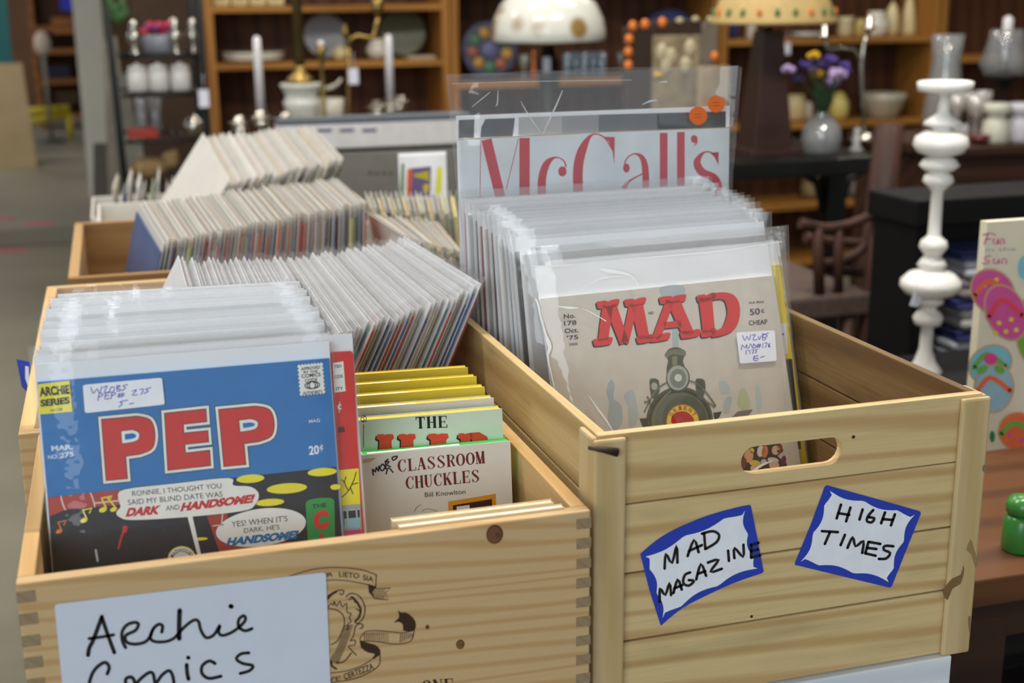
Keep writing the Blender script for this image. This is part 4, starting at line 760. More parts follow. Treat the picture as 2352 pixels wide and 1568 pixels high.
for pts, wd in (([(600, 355, 8), (650, 366, 26), (720, 376, 22), (800, 396, 12), (845, 440, 6), (858, 466, 10)], 8), ([(480, 480, 2), (560, 440, 5), (625, 416, 10), (720, 405, 6), (790, 402, 3)], 6), ([(150, 560, 8), (168, 600, 12), (186, 690, 8), (215, 790, 10), (236, 850, 26), (250, 900, 24), (236, 960, 12), (262, 1090, 8), (290, 1220, 5)], 8), ([(520, 1232, 3), (580, 1320, 12), (640, 1400, 12), (694, 1490, 6)], 8), ([(120, 334, 4), (260, 332, 8), (410, 326, 3)], 5), ([(720, 292, 2), (1000, 268, 6), (1340, 240, 8), (1600, 205, 6), (1860, 164, 3)], 5), ([(300, 612, 4), (380, 622, 16), (450, 624, 4)], 8), ([(470, 628, 2), (540, 656, 6), (640, 716, 5)], 5), ([(160, 490, 2), (200, 430, 6)], 4)):
    pr = Print(TLm + fm[2] * .0026, fm[2], 1180, 500, 3.015); pr.stroke(pts, wd, CW, 0, 4, False); pr.build('crease_highlight', root, 'painted highlight along a crease of the clear bag')
for pts in ([(360, 905, 8), (450, 830, 44), (600, 730, 44), (800, 655, 14)],):  # glint seen through the handle slot, painted white as well
    pr = Print(TLm + fm[2] * .0026, fm[2], 1680, 980, 8.4); pr.stroke(pts, 30, CW, 0, 4, False); pr.build('crease_highlight', root, 'painted highlight along a crease of the clear bag')
# the two magazines whose printed edges show beside it, then plain bagged ones
O2 = O - fm[2] * .008 + fm[0] * .0125 + V((0, 0, .004))
root, bk, f3 = mag(O2, 4.87, 18.6, .213, (226, 204, 62), 'yellow and black magazine peeking out beside the locomotive cover', thick=.0045, margin=.02, film_=FILM2, amp=.0012, over=.012, side=.007)
pr = Print(O2 + f3[2] * .0043, f3[2], 1180, 500, 3.015)
pr.poly([(1790, 985), (1926, 975), (1990, 1600), (1820, 1620)], (52, 50, 56), 1); pr.poly([(1830, 732), (1886, 728), (1896, 942), (1842, 950)], (226, 226, 236), 1); pr.stroke([(1846, 812), (1870, 800), (1850, 830)], 6, PU, 2); pr.build('cover_print', bk)
O2 = O - fm[2] * .016 + fm[0] * .0178 + V((0, 0, .006))
root, bk, f3 = mag(O2, 4.87, 18.2, .215, (206, 196, 150), 'flowery-edged magazine, second behind the locomotive cover', thick=.0045, margin=.014, film_=FILM2, amp=.0012, over=.012, side=.009)
pr = Print(O2 + f3[2] * .0043, f3[2], 1180, 500, 3.015)
for k in range(60):
    q = O2 + f3[0] * (.213 - rnd.uniform(.0022, .0068)) + f3[1] * (.016 + k * .0036) + f3[2] * .0044; r_ = rnd.uniform(.0012, .0024); c_ = rnd.choice(((196, 70, 60), (150, 170, 90), (214, 196, 90), (230, 214, 190), (120, 150, 110), (210, 150, 110)))
    pr.mb.add([q + f3[0] * (r_ * math.cos(i)) + f3[1] * (r_ * 1.3 * math.sin(i)) for i in range(6)], [tuple(range(6))], pr.mb.slot(flat(c_, .45)))
pr.build('cover_print', bk)
MC = [(226, 226, 230), (150, 150, 160), (120, 130, 150), (200, 196, 190)]
for j in range(1): mag(O - fm[2] * (.024 + .0078 * j) + fm[0] * (.0196 - .004 * j) + V((0, 0, .008 + .004 * j)), 4.87, 17.6 - j, .213, MC[j], 'white-backed bagged magazine, %s behind the locomotive cover' % ordn(3 + j), thick=.0045, margin=.012, film_=FILM2, amp=.0012, over=.011, side=.012)
MC2 = [(206, 206, 208), (90, 88, 92), (196, 196, 200), (150, 160, 176), (210, 208, 204), (206, 206, 210), (90, 60, 60), (186, 180, 176), (150, 58, 60), (80, 78, 84), (200, 198, 196), (160, 62, 66), (90, 88, 96)]
NM = 12
for j in range(NM):
    t = j / (NM - 1); P0 = onY(1186 - 124 * t, 556 - 102 * t, .281 + .085 * t) + V((rnd.uniform(-.002, .002), 0, rnd.uniform(-.002, .002)))
    mag(P0, 4 - 2 * t, 13 - 10 * t, (.226 + .01 * math.sin(3 * t) - .006 * t), MC2[j], 'large bagged magazine with white backing, %s in front of the tall white magazine' % ordn(NM - j), thick=.0045, margin=.012, film_=FILM2, amp=.0012, over=.008, side=.006)
# tall magazine at the back of the crate
TLk = V((0.3508, 0.3795, 1.1883)); fk = frame_of(TLk, TLk + V((1, .012, 0)), 2.0)
Ok = TLk - fk[0] * .0006 - fk[2] * .0045 - fk[1] * .019
root, bk, _ = mag(Ok, .69, 2.0, .2575, (220, 226, 230), 'tall magazine with a red serif masthead in a loose clear bag', thick=.0045, margin=.019, film_=FILM2, amp=.0045, over=.035, side=.008)
pr = Print(TLk - fk[2] * .0002, fk[2], 1000, 150, 2.613)
PK = (196, 66, 78)
pr.stroke([(306, 445, 62), (390, 790, 60)], 1, PK, 1, 0, False); pr.stroke([(271, 450), (268, 800)], 4, PK, 1, 0); pr.stroke([(498, 440), (424, 745)], 4, PK, 1, 0); pr.stroke([(535, 435), (535, 800)], 62, PK, 1, 0, False)
pr.poly(ell(762, 636, 25, 30), PK, 1); pr.stroke([(784, 610, 10), (770, 572, 8), (720, 552, 10), (668, 590, 40), (640, 680, 48), (640, 800, 50)], 1, PK, 1, 5, False)
pr.poly([(1008, 428), (1076, 430), (1074, 596), (1062, 510), (1040, 455)], PK, 1); pr.stroke([(1064, 510, 6), (1010, 430, 8), (940, 416, 12), (884, 500, 50), (856, 620, 58), (858, 800, 58)], 1, PK, 1, 5, False)
pr.poly(ell(1146, 616, 20, 27), PK, 1); pr.stroke([(1134, 596, 8), (1152, 554, 8), (1200, 530, 10), (1244, 560, 32), (1261, 640, 40), (1262, 790, 40)], 1, PK, 1, 5, False); pr.stroke([(1244, 650, 8), (1170, 690, 12), (1130, 740, 34)], 1, PK, 1, 4, False)
pr.stroke([(1370, 405), (1370, 800)], 46, PK, 1, 0, False); pr.stroke([(1473, 400), (1473, 800)], 46, PK, 1, 0, False)
pr.poly(ell(1553, 442, 20, 24), PK, 1); pr.stroke([(1570, 446, 10), (1564, 470, 8), (1548, 484, 3)], 1, PK, 1, 3, False)
pr.poly([(1648, 524), (1700, 520), (1698, 606), (1686, 560)], PK, 1); pr.stroke([(1692, 580, 6), (1664, 528, 8), (1612, 522, 12), (1570, 580, 42), (1600, 640, 48), (1672, 676, 48), (1702, 730, 36), (1690, 790, 26)], 1, PK, 1, 5, False)
pr.stroke([(140, 445), (1000, 400), (1786, 372)], 5, (190, 160, 110), 1, 0)
pr.build('cover_print', bk, 'red high-contrast serif masthead')
pr = Print(TLk - fk[2] * .0031, fk[2], 1000, 150, 2.613)
for q, c in (([(140, 328), (232, 324), (230, 440), (140, 440)], (96, 98, 102)), ([(300, 322), (476, 316), (462, 430), (270, 438), (276, 370)], (92, 94, 100)), ([(980, 296), (1742, 276), (1742, 378), (980, 402)], (108, 110, 114)), ([(760, 304), (980, 296), (980, 402), (760, 412)], (150, 150, 152)), ([(500, 312), (760, 304), (760, 412), (500, 424)], (176, 174, 174)), ([(1330, 290), (1742, 276), (1742, 378), (1330, 392)], (88, 90, 96))): pr.poly(q, c, 1)
pr.build('board_print', root, 'dark grey photographic band along the top')
pr = Print(TLk + fk[2] * .006, fk[2], 1000, 150, 2.613)  # loose bag: crease highlights painted as pale strokes
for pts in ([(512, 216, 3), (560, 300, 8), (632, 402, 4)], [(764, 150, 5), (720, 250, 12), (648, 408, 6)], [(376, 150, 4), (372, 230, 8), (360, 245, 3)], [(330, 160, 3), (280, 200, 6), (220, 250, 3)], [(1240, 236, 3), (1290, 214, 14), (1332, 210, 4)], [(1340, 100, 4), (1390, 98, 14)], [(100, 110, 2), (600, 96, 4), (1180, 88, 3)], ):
    pr = Print(TLk + fk[2] * .006, fk[2], 1000, 150, 2.613); pr.stroke([(x, y, w_ * .75) for x, y, w_ in pts], 6, (212, 217, 220), 0, 3, False); pr.build('crease_highlight', root, 'painted highlight along a crease of the loose bag')
pr = Print(TLk + fk[2] * .006, fk[2], 1000, 150, 2.613)
for cx, cy, r in ((1577, 302, 55), (1685, 232, 51)):
    pr = Print(TLk + fk[2] * .006, fk[2], 1000, 150, 2.613); pr.poly(ell(cx, cy, r, r), (232, 112, 40), 1); pr.stroke([(cx - 22, cy - 8), (cx + 20, cy - 10)], 4, (170, 80, 30), 2, 0); pr.stroke([(cx - 18, cy + 10), (cx + 22, cy + 8)], 4, (170, 80, 30), 2, 0)
    pr.build('price_sticker', root, 'round orange price sticker')

# ================================================================== the shop behind
def sc_at(p): return (V(p) - CAM).dot(RF) / F
def snap(b):
    c = [z for x0, x1, z in SHELVES if x0 < b.x < x1 and abs(z - b.z) < .09] if b.y > 4.7 else []
    if c: b.z = min(c, key=lambda z: abs(z - b.z)) + .0008
    return b
def turned(name, label, cat, px, py, Y, prof, mat, parent=None, n=22, group=None, sx=1.0):
    """A turned shape standing at a spot of the room; profile in units of the spot's pixel size."""
    b = snap(onY(px, py, Y)); s_ = sc_at(b)
    return MB().lathe(b, [(r * s_, h * s_) for r, h in prof], n, sx=sx).build(name, mat, parent, label, cat=cat, group=group)
OAKX = wood((168, 116, 52), (140, 92, 38), (120, 78, 32), 'X', 18, 4, .4, key='oak_x'); OAKZ = wood((164, 112, 50), (136, 88, 36), (120, 78, 32), 'Z', 18, 4, .4, key='oak_z')
BACKB = wood((86, 52, 30), (66, 38, 22), (58, 34, 20), 'Z', 12, 4, .4, key='brown_back_panel')
BY = 4.75; SHELVES = []
def bookcase(label, pxa, pxb, shelf_py, mid, ztop=1.95, depth=.3, edge=.032):
    x0, x1 = onY(pxa, 150, BY).x, onY(pxb, 150, BY).x
    b = thing('bookcase', ((x0 + x1) / 2, BY + depth / 2, 0), label, 'bookcase')
    for xa in (x0, x1 - edge): MB().box((xa, BY, 0), (xa + edge, BY + depth, ztop)).build('side_panel', OAKZ, b)
    MB().box((x0 + edge, BY + depth - .012, 0), (x1 - edge, BY + depth, ztop)).build('back_panel', BACKB, b)
    for z in sorted({round(onY(mid, p, BY).z, 4) for p in shelf_py} | {.08, ztop - .002}):
        SHELVES.append((x0, x1, z)); MB().box((x0 + edge, BY + .002, z - .024), (x1 - edge, BY + depth - .013, z)).build('shelf', OAKX, b)
    return x0, x1
bookcase('oak-edged bookcase with dark back behind the white candles', 478, 1034, (12, 142, 330, 470), 750)
bookcase('oak bookcase of plates and tumblers behind the glass-shaded lamp', 1038, 1652, (-40, 184, 330, 470), 1300)
bookcase('oak bookcase of cream ceramics behind the flower vase', 1656, 2152, (88, 282, 466), 1900)
bookcase('dark corner bookcase beyond the tall white candlestick', 2156, 2600, (130, 330), 2280)
def plate_up(label, px, py, Y, r, mats, tilt=.2, group=None, oval=1.0):
    c = onY(px, py, Y); s_ = sc_at(c); up = V((-.1, -1, tilt)).normalized(); c.z = snap(c - V((0, 0, r * s_))).z + r * s_ + .006; root = thing('display_plate', c - V((0, 0, r * s_)), label, 'plate', group)
    MB().lathe(c, [(r * .55 * s_, -.004), (r * s_, .006), (r * s_, .010), (r * .93 * s_, .011)], 30, up=up, sx=oval).build('rim', mats[0], root)
    MB().lathe(c, [(r * .93 * s_, .0095), (r * .55 * s_, .004), (.0001, .003)], 30, up=up, sx=oval).build('well', mats[1], root); return root, c, s_, up
CER = flat((214, 208, 192), .25, spec=.6); CREAM = flat((206, 190, 140), .3, spec=.5); SILVER = flat((196, 190, 178), .18, 1.0, var=.1, scale=60); BRASS = flat((150, 124, 70), .3, .9, var=.15, scale=60); GLASS = glass()
DGREEN = flat((40, 52, 46), .25, spec=.6); CANDLE = flat((226, 222, 224), .45); TAGM = flat((226, 226, 238), .7, var=.02)
# --- contents of the candle-side bookcase
for k in range(2): turned('serving_platter', ('cream oval platter at the bottom of the pair on the shelf', 'cream oval platter on top of the pair on the shelf')[k], 'plate', 582, 146 - k * 9, 4.88, [(36, 0), (66, 5), (72, 13), (68, 13), (40, 6)], CER, n=26).location.z += k * .017
plate_up('clear glass plate standing on edge behind the brass lamp column', 748, 88, 4.96, 50, (flat((150, 150, 156), .15, spec=.8), flat((96, 92, 96), .15, spec=.8)))
plate_up('large dark green plate propped in the bookcase', 925, 80, 4.95, 54, (flat((92, 92, 64), .3), DGREEN))
turned('cream_jug', 'small cream jug behind the brass arm', 'jug', 868, 136, 4.86, [(14, 0), (24, 10), (26, 26), (16, 40), (18, 46), (15, 45)], CER)
turned('sugar_bowl', 'round cream bowl near the clear plate', 'bowl', 782, 140, 4.84, [(10, 0), (18, 8), (18, 22), (12, 28), (3, 34), (1, 38)], CREAM)
MB().box(snap(onY(940, 138, 4.80)), snap(onY(1000, 138, 4.80)) + V((0, .1, .012))).build('folded_cloth', flat((190, 170, 150), .9), None, 'flat folded pale cloth at the shelf corner', cat='cloth')
for k in range(4):
    t = thing('cream_canister', onY(505 + k * 42, 12, 4.85), 'square cream canister on the upper shelf, %s from the rack' % ordn(k + 1), 'canister', 'cream canisters on the upper shelf')
    a = snap(onY(490 + k * 42, 12, 4.82)); MB().box(a, a + V((.066, .066, .12))).build('body', CREAM, t, bevel=.006); MB().box(a + V((.016, -.003, .03)), a + V((.05, 0, .08))).build('label_panel', flat((40, 34, 26), .6), t)
# --- candle table with candelabra, urn lamp and brass arm lamp
TZ = .76
table('side_table', 'dark table carrying the silver candelabra', .43, 1.0, 3.05, 3.66, TZ, .03, .05, DW)
def candelabrum(label, px, py, Y, cups, candle):
    b = onY(px, py, Y); s_ = sc_at(b); root = thing('silver_candelabrum', V((b.x, Y, TZ)), label, 'candle holder')
    MB().lathe((b.x, Y, TZ), [(.05, 0), (.052, .008), (.02, .02), (.008, .04), (.012, .08), (.007, .1), (.007, b.z - TZ - .02), (.012, b.z - TZ)], 16).build('stem', SILVER, root)
    for dx, dy in cups:
        c = onY(px + dx, py + dy, Y)
        if dx: MB().tube([V((b.x, Y, b.z - .05)), V(((b.x * 1 + c.x) / 2, Y, b.z - .075)), V((c.x, Y, c.z - .045)), V((c.x, Y, c.z - .01))], .0045, 8).build('arm', SILVER, root)
        MB().lathe(c - V((0, 0, .03)), [(.004, 0), (.024, .004), (.026, .014), (.010, .019), (.014, .022), (.034, .027), (.034, .031), (.016, .032), (.017, .048), (.013, .048)], 16).build('drip_cup', SILVER, root)
    d = onY(px + candle[0], py + candle[1], Y); t = onY(px + candle[0], candle[2], Y)
    k = thing('taper_candle', d, 'white taper candle ' + candle[3], 'candle', 'white taper candles'); h = (t - d).length
    MB().lathe(d + V((0, 0, .012)), [(.013, 0), (.0125, h * .8), (.011, h * .97), (.004, h)], 14).build('wax', CANDLE, k); MB().bar(d + V((0, 0, h)), d + V((0, 0, h + .012)), .001, 5).build('wick', flat((60, 56, 50)), k)
candelabrum('three-armed silver candelabrum in front of the bookcase', 600, 268, 3.3, ((-48, 12), (0, 0), (58, 4)), (0, 0, 92, 'standing above the packed comic boxes'))
candelabrum('silver candelabrum half hidden by the white-lidded cabinet', 897, 238, 3.45, ((-30, 6), (0, 0), (20, -6)), (0, 0, 88, 'beside the brass lamp arm'))
b = onY(694, 262, 3.42); s_ = sc_at(b); t = thing('urn_lamp', V((b.x, 3.42, TZ)), 'tall lamp with fluted brass column on a white urn', 'lamp')
hz = (b.z - TZ) / s_
MB().lathe((b.x, 3.42, TZ), [(r * s_, h * s_) for r, h in ((30, 0), (32, 8), (18, 20), (34, hz - 6), (40, hz + 18), (42, hz + 30), (36, hz + 34), (38, hz + 48), (46, hz + 62), (48, hz + 68), (44, hz + 70))], 24).build('urn', flat((206, 206, 196), .3, spec=.5), t)
MB().lathe((b.x, 3.42, TZ), [(r * s_, h * s_) for r, h in ((34, hz + 70), (28, hz + 82), (16, hz + 92), (11, hz + 100), (12, hz + 110))], 20).build('collar', BRASS, t)
MB().lathe((b.x, 3.42, TZ), [(r * s_, h * s_) for r, h in ((13, hz + 110), (11, hz + 300), (14, hz + 330))], 10).build('column', flat((96, 84, 54), .35, .7), t)
MB().lathe((b.x, 3.42, TZ), [(r * s_, h * s_) for r, h in ((90, hz + 330), (60, hz + 430))], 24).build('shade', flat((190, 170, 130), .8), t)
t = thing('brass_candle_arm', onY(800, 262, 3.5), 'brass stand with a crooked arm and upturned cup', 'candle holder')
MB().tube([V((onY(800, 262, 3.5).x, 3.5, TZ))] + [onY(x, y, 3.5) for x, y in ((800, 262), (801, 180), (800, 104))], .006, 8).build('post', BRASS, t)
MB().tube([onY(x, y, 3.5) for x, y in ((800, 104), (806, 88), (822, 82), (846, 88), (860, 86), (864, 62), (868, 40))], .008, 8).build('arm', BRASS, t)
c = onY(868, 42, 3.5); MB().lathe(c, [(.006, 0), (.012, .02), (.022, .035), (.016, .045), (.02, .06), (.008, .06)], 14).build('cup', BRASS, t)
c = onY(794, 92, 3.5); MB().lathe(c, [(.006, 0), (.012, .015), (.012, .03), (.004, .045), (.006, .05)], 12).build('finial', BRASS, t)
MB().lathe((onY(800, 262, 3.5).x, 3.5, TZ), [(.06, 0), (.06, .01), (.01, .03)], 18).build('base', BRASS, t)
t = thing('brass_candlestick', V((onY(738, 190, 3.2).x, 3.2, TZ)), 'slim brass candlestick beside the white urn', 'candle holder')
q = onY(738, 128, 3.2); MB().lathe((q.x, 3.2, TZ), [(.045, 0), (.045, .008), (.008, .02), (.006, q.z - TZ - .03), (.012, q.z - TZ), (.016, q.z - TZ + .02), (.01, q.z - TZ + .03)], 14).build('stem', BRASS, t)
MB().lathe((q.x, 3.2, q.z + .028), [(.009, 0), (.009, .012), (.003, .016)], 10).build('candle_stub', CANDLE, t)
t = thing('handled_bowl', V((onY(762, 262, 3.62).x, 3.62, TZ)), 'white bowl with a curled handle beside the urn', 'bowl')
q = onY(752, 240, 3.62); MB().lathe((q.x, 3.62, TZ), [(.03, 0), (.035, .01), (.02, .03), (.05, q.z - TZ - .04), (.056, q.z - TZ + .02), (.05, q.z - TZ + .02)], 20).build('body', CER, t)
MB().tube([onY(x, y, 3.6) for x, y in ((745, 204), (762, 200), (776, 192), (784, 180))], [.007, .007, .006, .004], 8).build('handle', CER, t)
def hangtag(label, px, py, Y, wd_, hh):
    a, c = onY(px - wd_ / 2, py - hh / 2, Y), onY(px + wd_ / 2, py + hh / 2, Y); r = thing('price_tag', a, label, 'price tag', 'white string price tags')
    MB().box((a.x, Y, c.z), (c.x, Y + .001, a.z)).build('card', TAGM, r, bevel=.0004); m = (a.x + c.x) / 2; MB().bar((m, Y, a.z), (m + .003, Y + .004, a.z + .05), .0008, 5).build('string', TAGM, r)
hangtag('white price tag hanging from the brass arm stand', 812, 175, 3.49, 24, 36); hangtag('white price tag hanging from the black metal rack', 468, 226, 3.62, 26, 40)

# --- white-lidded cabinet behind the comics and the comic leaning before it
cY = 2.12; x0, x1 = onY(640, 300, cY).x, onY(1080, 300, cY).x; zt, zl, zk = onY(860, 268, cY).z, onY(860, 338, cY).z, onY(860, 346, cY).z
t = thing('storage_cabinet', ((x0 + x1) / 2, cY + .2, 0), 'grey cabinet with a thick white lid and purple dashes', 'cabinet')
MB().box((x0, cY, 0), (x1, cY + .07, zk)).build('body', flat((118, 116, 110), .5), t, bevel=.004); MB().box((x0 + .003, cY + .004, zk), (x1 - .003, cY + .066, zl)).build('gasket', flat((40, 42, 42), .6), t)
MB().box((x0, cY - .006, zl), (x1, cY + .07, zt - .012)).build('lid', flat((206, 204, 204), .5), t, bevel=.003); MB().box((x0, cY - .006, zt - .012), (x1, cY + .07, zt)).build('lid_edge', flat((92, 98, 106), .5), t)
for k in range(3): a = onY(728 + k * 52, 303, cY - .0065); MB().box((a.x, cY - .0068, a.z), (a.x + .032, cY - .006, a.z + .006)).build('stripe', flat((76, 62, 110), .5), t)
for k in range(4): a = onY(846 + k * 16, 398, cY); MB().box((a.x, cY - .0006, a.z - .003), (a.x + .008, cY, a.z + .003)).build('letter_mark', flat((70, 70, 68), .5), t)
a, c = onY(914, 352, 1.238), onY(1024, 352, 1.238); u1, u2, u3 = frame_of(a, V((c.x, a.y, a.z)), 2)
r_, bk = bagged(a, u1, u2, u3, (c - a).length, .15, (226, 226, 228), 'white-bordered comic with orange bar and purple picture before the cabinet', bag=False, margin=.004)
pr = Print(a + u3 * .0034, u3)
pr.poly([(936, 388), (946, 386), (944, 450), (934, 450)], (206, 92, 50), 1); pr.poly([(946, 386), (990, 382), (988, 450), (944, 450)], (104, 88, 124), 1); pr.poly([(950, 400), (984, 392), (986, 416), (970, 410), (952, 406)], (176, 166, 40), 2); pr.poly([(972, 424), (986, 422), (984, 440), (972, 440)], (196, 178, 60), 2); pr.poly([(1004, 384), (1016, 382), (1014, 446), (1000, 446)], (214, 214, 60), 1); pr.poly([(922, 376), (929, 375), (927, 450), (919, 450)], (110, 140, 96), 1)
pr.build('cover_print', bk)

# --- plates and tumblers bookcase
r_, c, s_, up = plate_up('large round majolica plate with dark blue rim on a stand', 1124, 110, 4.84, 66, (flat((46, 52, 74), .3), flat((128, 138, 126), .3, var=.3, scale=14)), oval=1.0)
for k in range(9):
    an = k * 40; uq = up.orthogonal().normalized(); vq = up.cross(uq); p = c + up * .011 + (uq * math.cos(math.radians(an)) + vq * math.sin(math.radians(an))) * (40 * s_)
    MB().lathe(p, [(.026, 0), (.02, .003), (.0001, .004)], 10, up=up).build('painted_leaf', flat(((176, 128, 40), (60, 110, 76), (150, 80, 60))[k % 3], .4), r_)
MB().lathe(c + up * .01, [(.04, 0), (.03, .004), (.0001, .006)], 14, up=up).build('painted_flower', flat((90, 90, 130), .4), r_)
for k in range(5): turned('tumbler', 'smoky blue glass tumbler on the shelf, %s from the big plate' % ordn(k + 1), 'glass', 1302 + k * 20, 178, 4.82 + .03 * (k % 2), [(8, 0), (9, 2), (10, 58), (9, 58), (8, 4)], flat((96, 112, 124), .15, spec=.7), n=14, group='smoky tumblers')
turned('copper_jug', 'slim copper jug between plate and lamp base', 'jug', 1226, 180, 4.84, [(9, 0), (12, 14), (8, 34), (6, 58), (7, 66), (5, 66)], flat((176, 104, 62), .3, .8))
for k, x in enumerate((1203, 1430)): turned('glass_goblet', 'pale goblet on the plate shelf, ' + ('near the copper jug', 'beside the ornate frame')[k], 'glass', x, 180, 4.84, [(10, 0), (3, 4), (3, 22), (11, 34), (12, 56), (10, 56)], flat((130, 134, 128), .15, spec=.7), n=14)
plate_up('blue and white plate behind the ornate frame', 1540, 104, 4.92, 72, (flat((64, 74, 120), .3), flat((190, 196, 208), .3)))
turned('blue_vase', 'dark blue vase behind the obelisk lamp', 'vase', 1682, 96, 4.9, [(8, 0), (13, 14), (10, 40), (12, 52)], flat((48, 60, 120), .3))
# --- glass-shaded lamp
gl = bpy.data.materials.new('painted_milk_glass'); gl.use_nodes = True; gb = gl.node_tree.nodes['Principled BSDF']; gb.inputs['Roughness'].default_value = .18
tc = nod(gl, 'ShaderNodeTexCoord'); vo = nod(gl, 'ShaderNodeTexVoronoi'); vo.inputs['Scale'].default_value = 9; rp = nod(gl, 'ShaderNodeValToRGB'); rp.color_ramp.elements[0].color = (*lin((150, 120, 66)), 1); rp.color_ramp.elements[0].position = .22; rp.color_ramp.elements[1].color = (*lin((222, 220, 210)), 1); rp.color_ramp.elements[1].position = .36
gl.node_tree.links.new(tc.outputs['Object'], vo.inputs['Vector']); gl.node_tree.links.new(vo.outputs['Distance'], rp.inputs['Fac']); gl.node_tree.links.new(rp.outputs['Color'], gb.inputs['Base Color'])
b = onY(1260, 186, 3.0); s_ = sc_at(b); t = thing('glass_shade_lamp', V((b.x, 3.0, .9)), 'table lamp with a painted milk-glass dome shade', 'lamp')
table('plant_stand', 'dark stand under the milk-glass lamp', b.x - .2, b.x + .2, 2.85, 3.2, .9, .03, .04, DW)
zz = (b.z - .9) / s_
MB().lathe((b.x, 3.0, .9), [(r * s_, h * s_) for r, h in ((46, 0), (46, 8), (20, 20), (24, zz), (26, zz + 40), (16, zz + 60), (12, zz + 92), (12, zz + 120))], 20).build('base', flat((38, 32, 26), .35, .4), t)
MB().lathe((b.x, 3.0, .9), [(r * s_, h * s_) for r, h in ((126, zz + 88), (129, zz + 92), (130, zz + 112), (124, zz + 140), (108, zz + 172), (80, zz + 198), (40, zz + 214), (20, zz + 218), (40, zz + 209), (78, zz + 192), (104, zz + 166), (120, zz + 138), (125, zz + 112))], 36).build('shade', gl, t)
MB().lathe((b.x, 3.0, .9), [(r * s_, h * s_) for r, h in ((120, zz + 84), (127, zz + 84), (127, zz + 90), (120, zz + 90))], 36).build('shade_ring', flat((84, 74, 50), .4, .6), t)
q = onY(1262, 150, 2.93); MB().box((q.x - .012, 2.955, q.z - .02), (q.x + .012, 2.956, q.z + .022)).build('tag_card', TAGM, t)
# --- ornate frame with orange beads
bY = 2.35; ztab = onY(1860, 346, bY).z
fY = 2.72; P = lambda x, y: onY(x, y, fY); t = thing('ornate_frame', P(1540, 262), 'ornate dark picture frame studded with orange beads', 'picture frame')
DK = flat((58, 42, 34), .5); zlo = ztab
def barx(name, a, b, mat, d=.03): MB().box((min(a.x, b.x), fY, min(a.z, b.z)), (max(a.x, b.x), fY + d, max(a.z, b.z))).build(name, mat, t, bevel=.004)
barx('frame_side', P(1438, 62), V((P(1500, 0).x, 0, zlo)), DK); barx('frame_side', P(1612, 52), V((P(1652, 0).x, 0, zlo)), flat((120, 110, 96), .5)); barx('frame_rail', P(1500, 46), P(1612, 80), DK); barx('frame_rail', V((P(1500, 0).x, 0, zlo)), V((P(1612, 0).x, 0, zlo + .03)), DK)
barx('picture', P(1500, 80), V((P(1612, 0).x, 0, zlo + .03)), flat((150, 134, 104), .7, var=.35, scale=30), .012)
for k, (x, y) in enumerate(((1540, 130), (1530, 150), (1585, 110), (1575, 150), (1520, 120))): q = P(x, y); MB().ball(q + V((0, -.002, 0)), .018, .006, .026, 10).build('shell', flat((196, 184, 150), .5), t)
for x, y in ((1452, 60), (1480, 56), (1520, 52), (1444, 90), (1442, 120), (1442, 150), (1640, 130)): q = P(x, y); MB().ball(q + V((0, -.004, 0)), .013, .008, .015, 10).build('bead', flat((226, 126, 50), .4), t)
for x, y in ((1560, 47), (1596, 44), (1630, 44)): q = P(x, y); MB().ball(q + V((0, -.004, 0)), .012, .006, .008, 10).build('bead', flat((196, 184, 140), .4), t)
q = P(1510, 172); MB().ball(q + V((0, -.006, 0)), .016, .008, .008, 10).build('bead', flat((222, 176, 40), .4), t)
MB().box((P(1586, 0).x, fY - .08, ztab + .0005), (P(1652, 0).x, fY - .06, P(1600, 150).z)).build('beige_card', flat((206, 180, 144), .7), None, 'plain beige card leaning against the ornate frame', cat='card')
# --- black pedestal table with obelisk lamp, vase of irises and glass trinket
BLKM = flat((22, 22, 20), .4, spec=.25)
xa, xb = onY(1400, 350, 2.2).x, onY(2036, 350, 2.2).x
t = thing('pedestal_table', ((xa + xb) / 2, bY, 0), 'black pedestal table under the iris vase', 'table')
MB().box((xa, 2.18, ztab - .045), (xb, 2.80, ztab)).build('table_top', BLKM, t, bevel=.008)
q = onY(1912, 500, 2.45); MB().box((q.x - .028, 2.43, .04), (q.x + .028, 2.485, ztab - .045)).build('post', BLKM, t)
for sgn in (-1, 1): MB().tube([V((q.x + sgn * .02, 2.46, ztab - .19)), V((q.x + sgn * .05, 2.46, ztab - .1)), V((q.x + sgn * .14, 2.46, ztab - .05))], .012, 8).build('brace', BLKM, t)
MB().box((q.x - .2, 2.3, 0), (q.x + .2, 2.6, .04)).build('base', BLKM, t, bevel=.006)
b = onY(1755, 332, 2.35); b.z = ztab; s_ = sc_at(b); t = thing('obelisk_lamp', b, 'table lamp with dark brown obelisk base and patterned cream shade', 'lamp')
def frustum(mb, c, w0, w1, z0, z1): mb.add([c + V((sx_ * w / 2, sy_ * w / 2, z)) for z, w in ((z0, w0), (z1, w1)) for sx_, sy_ in ((-1, -1), (1, -1), (1, 1), (-1, 1))], [(0, 1, 2, 3), (4, 5, 6, 7), (0, 1, 5, 4), (1, 2, 6, 5), (2, 3, 7, 6), (3, 0, 4, 7)]); return mb
BRN = flat((58, 36, 30), .4, spec=.4)
frustum(MB(), b, 132 * s_, 128 * s_, 0, 16 * s_).build('plinth', BRN, t, bevel=.002); frustum(MB(), b, 94 * s_, 50 * s_, 16 * s_, 272 * s_).build('column', BRN, t, bevel=.002)
MB().bar(b + V((0, 0, 272 * s_)), b + V((0, 0, 300 * s_)), .012, 10).build('neck', BRASS, t)
shb = b + V((.012, 0, 0)); MB().lathe(shb, [(r * s_, h * s_) for r, h in ((140, 288), (141, 294), (112, 360), (90, 420), (88, 420), (110, 358), (138, 294))], 32).build('shade', flat((206, 176, 116), .7, var=.08), t)
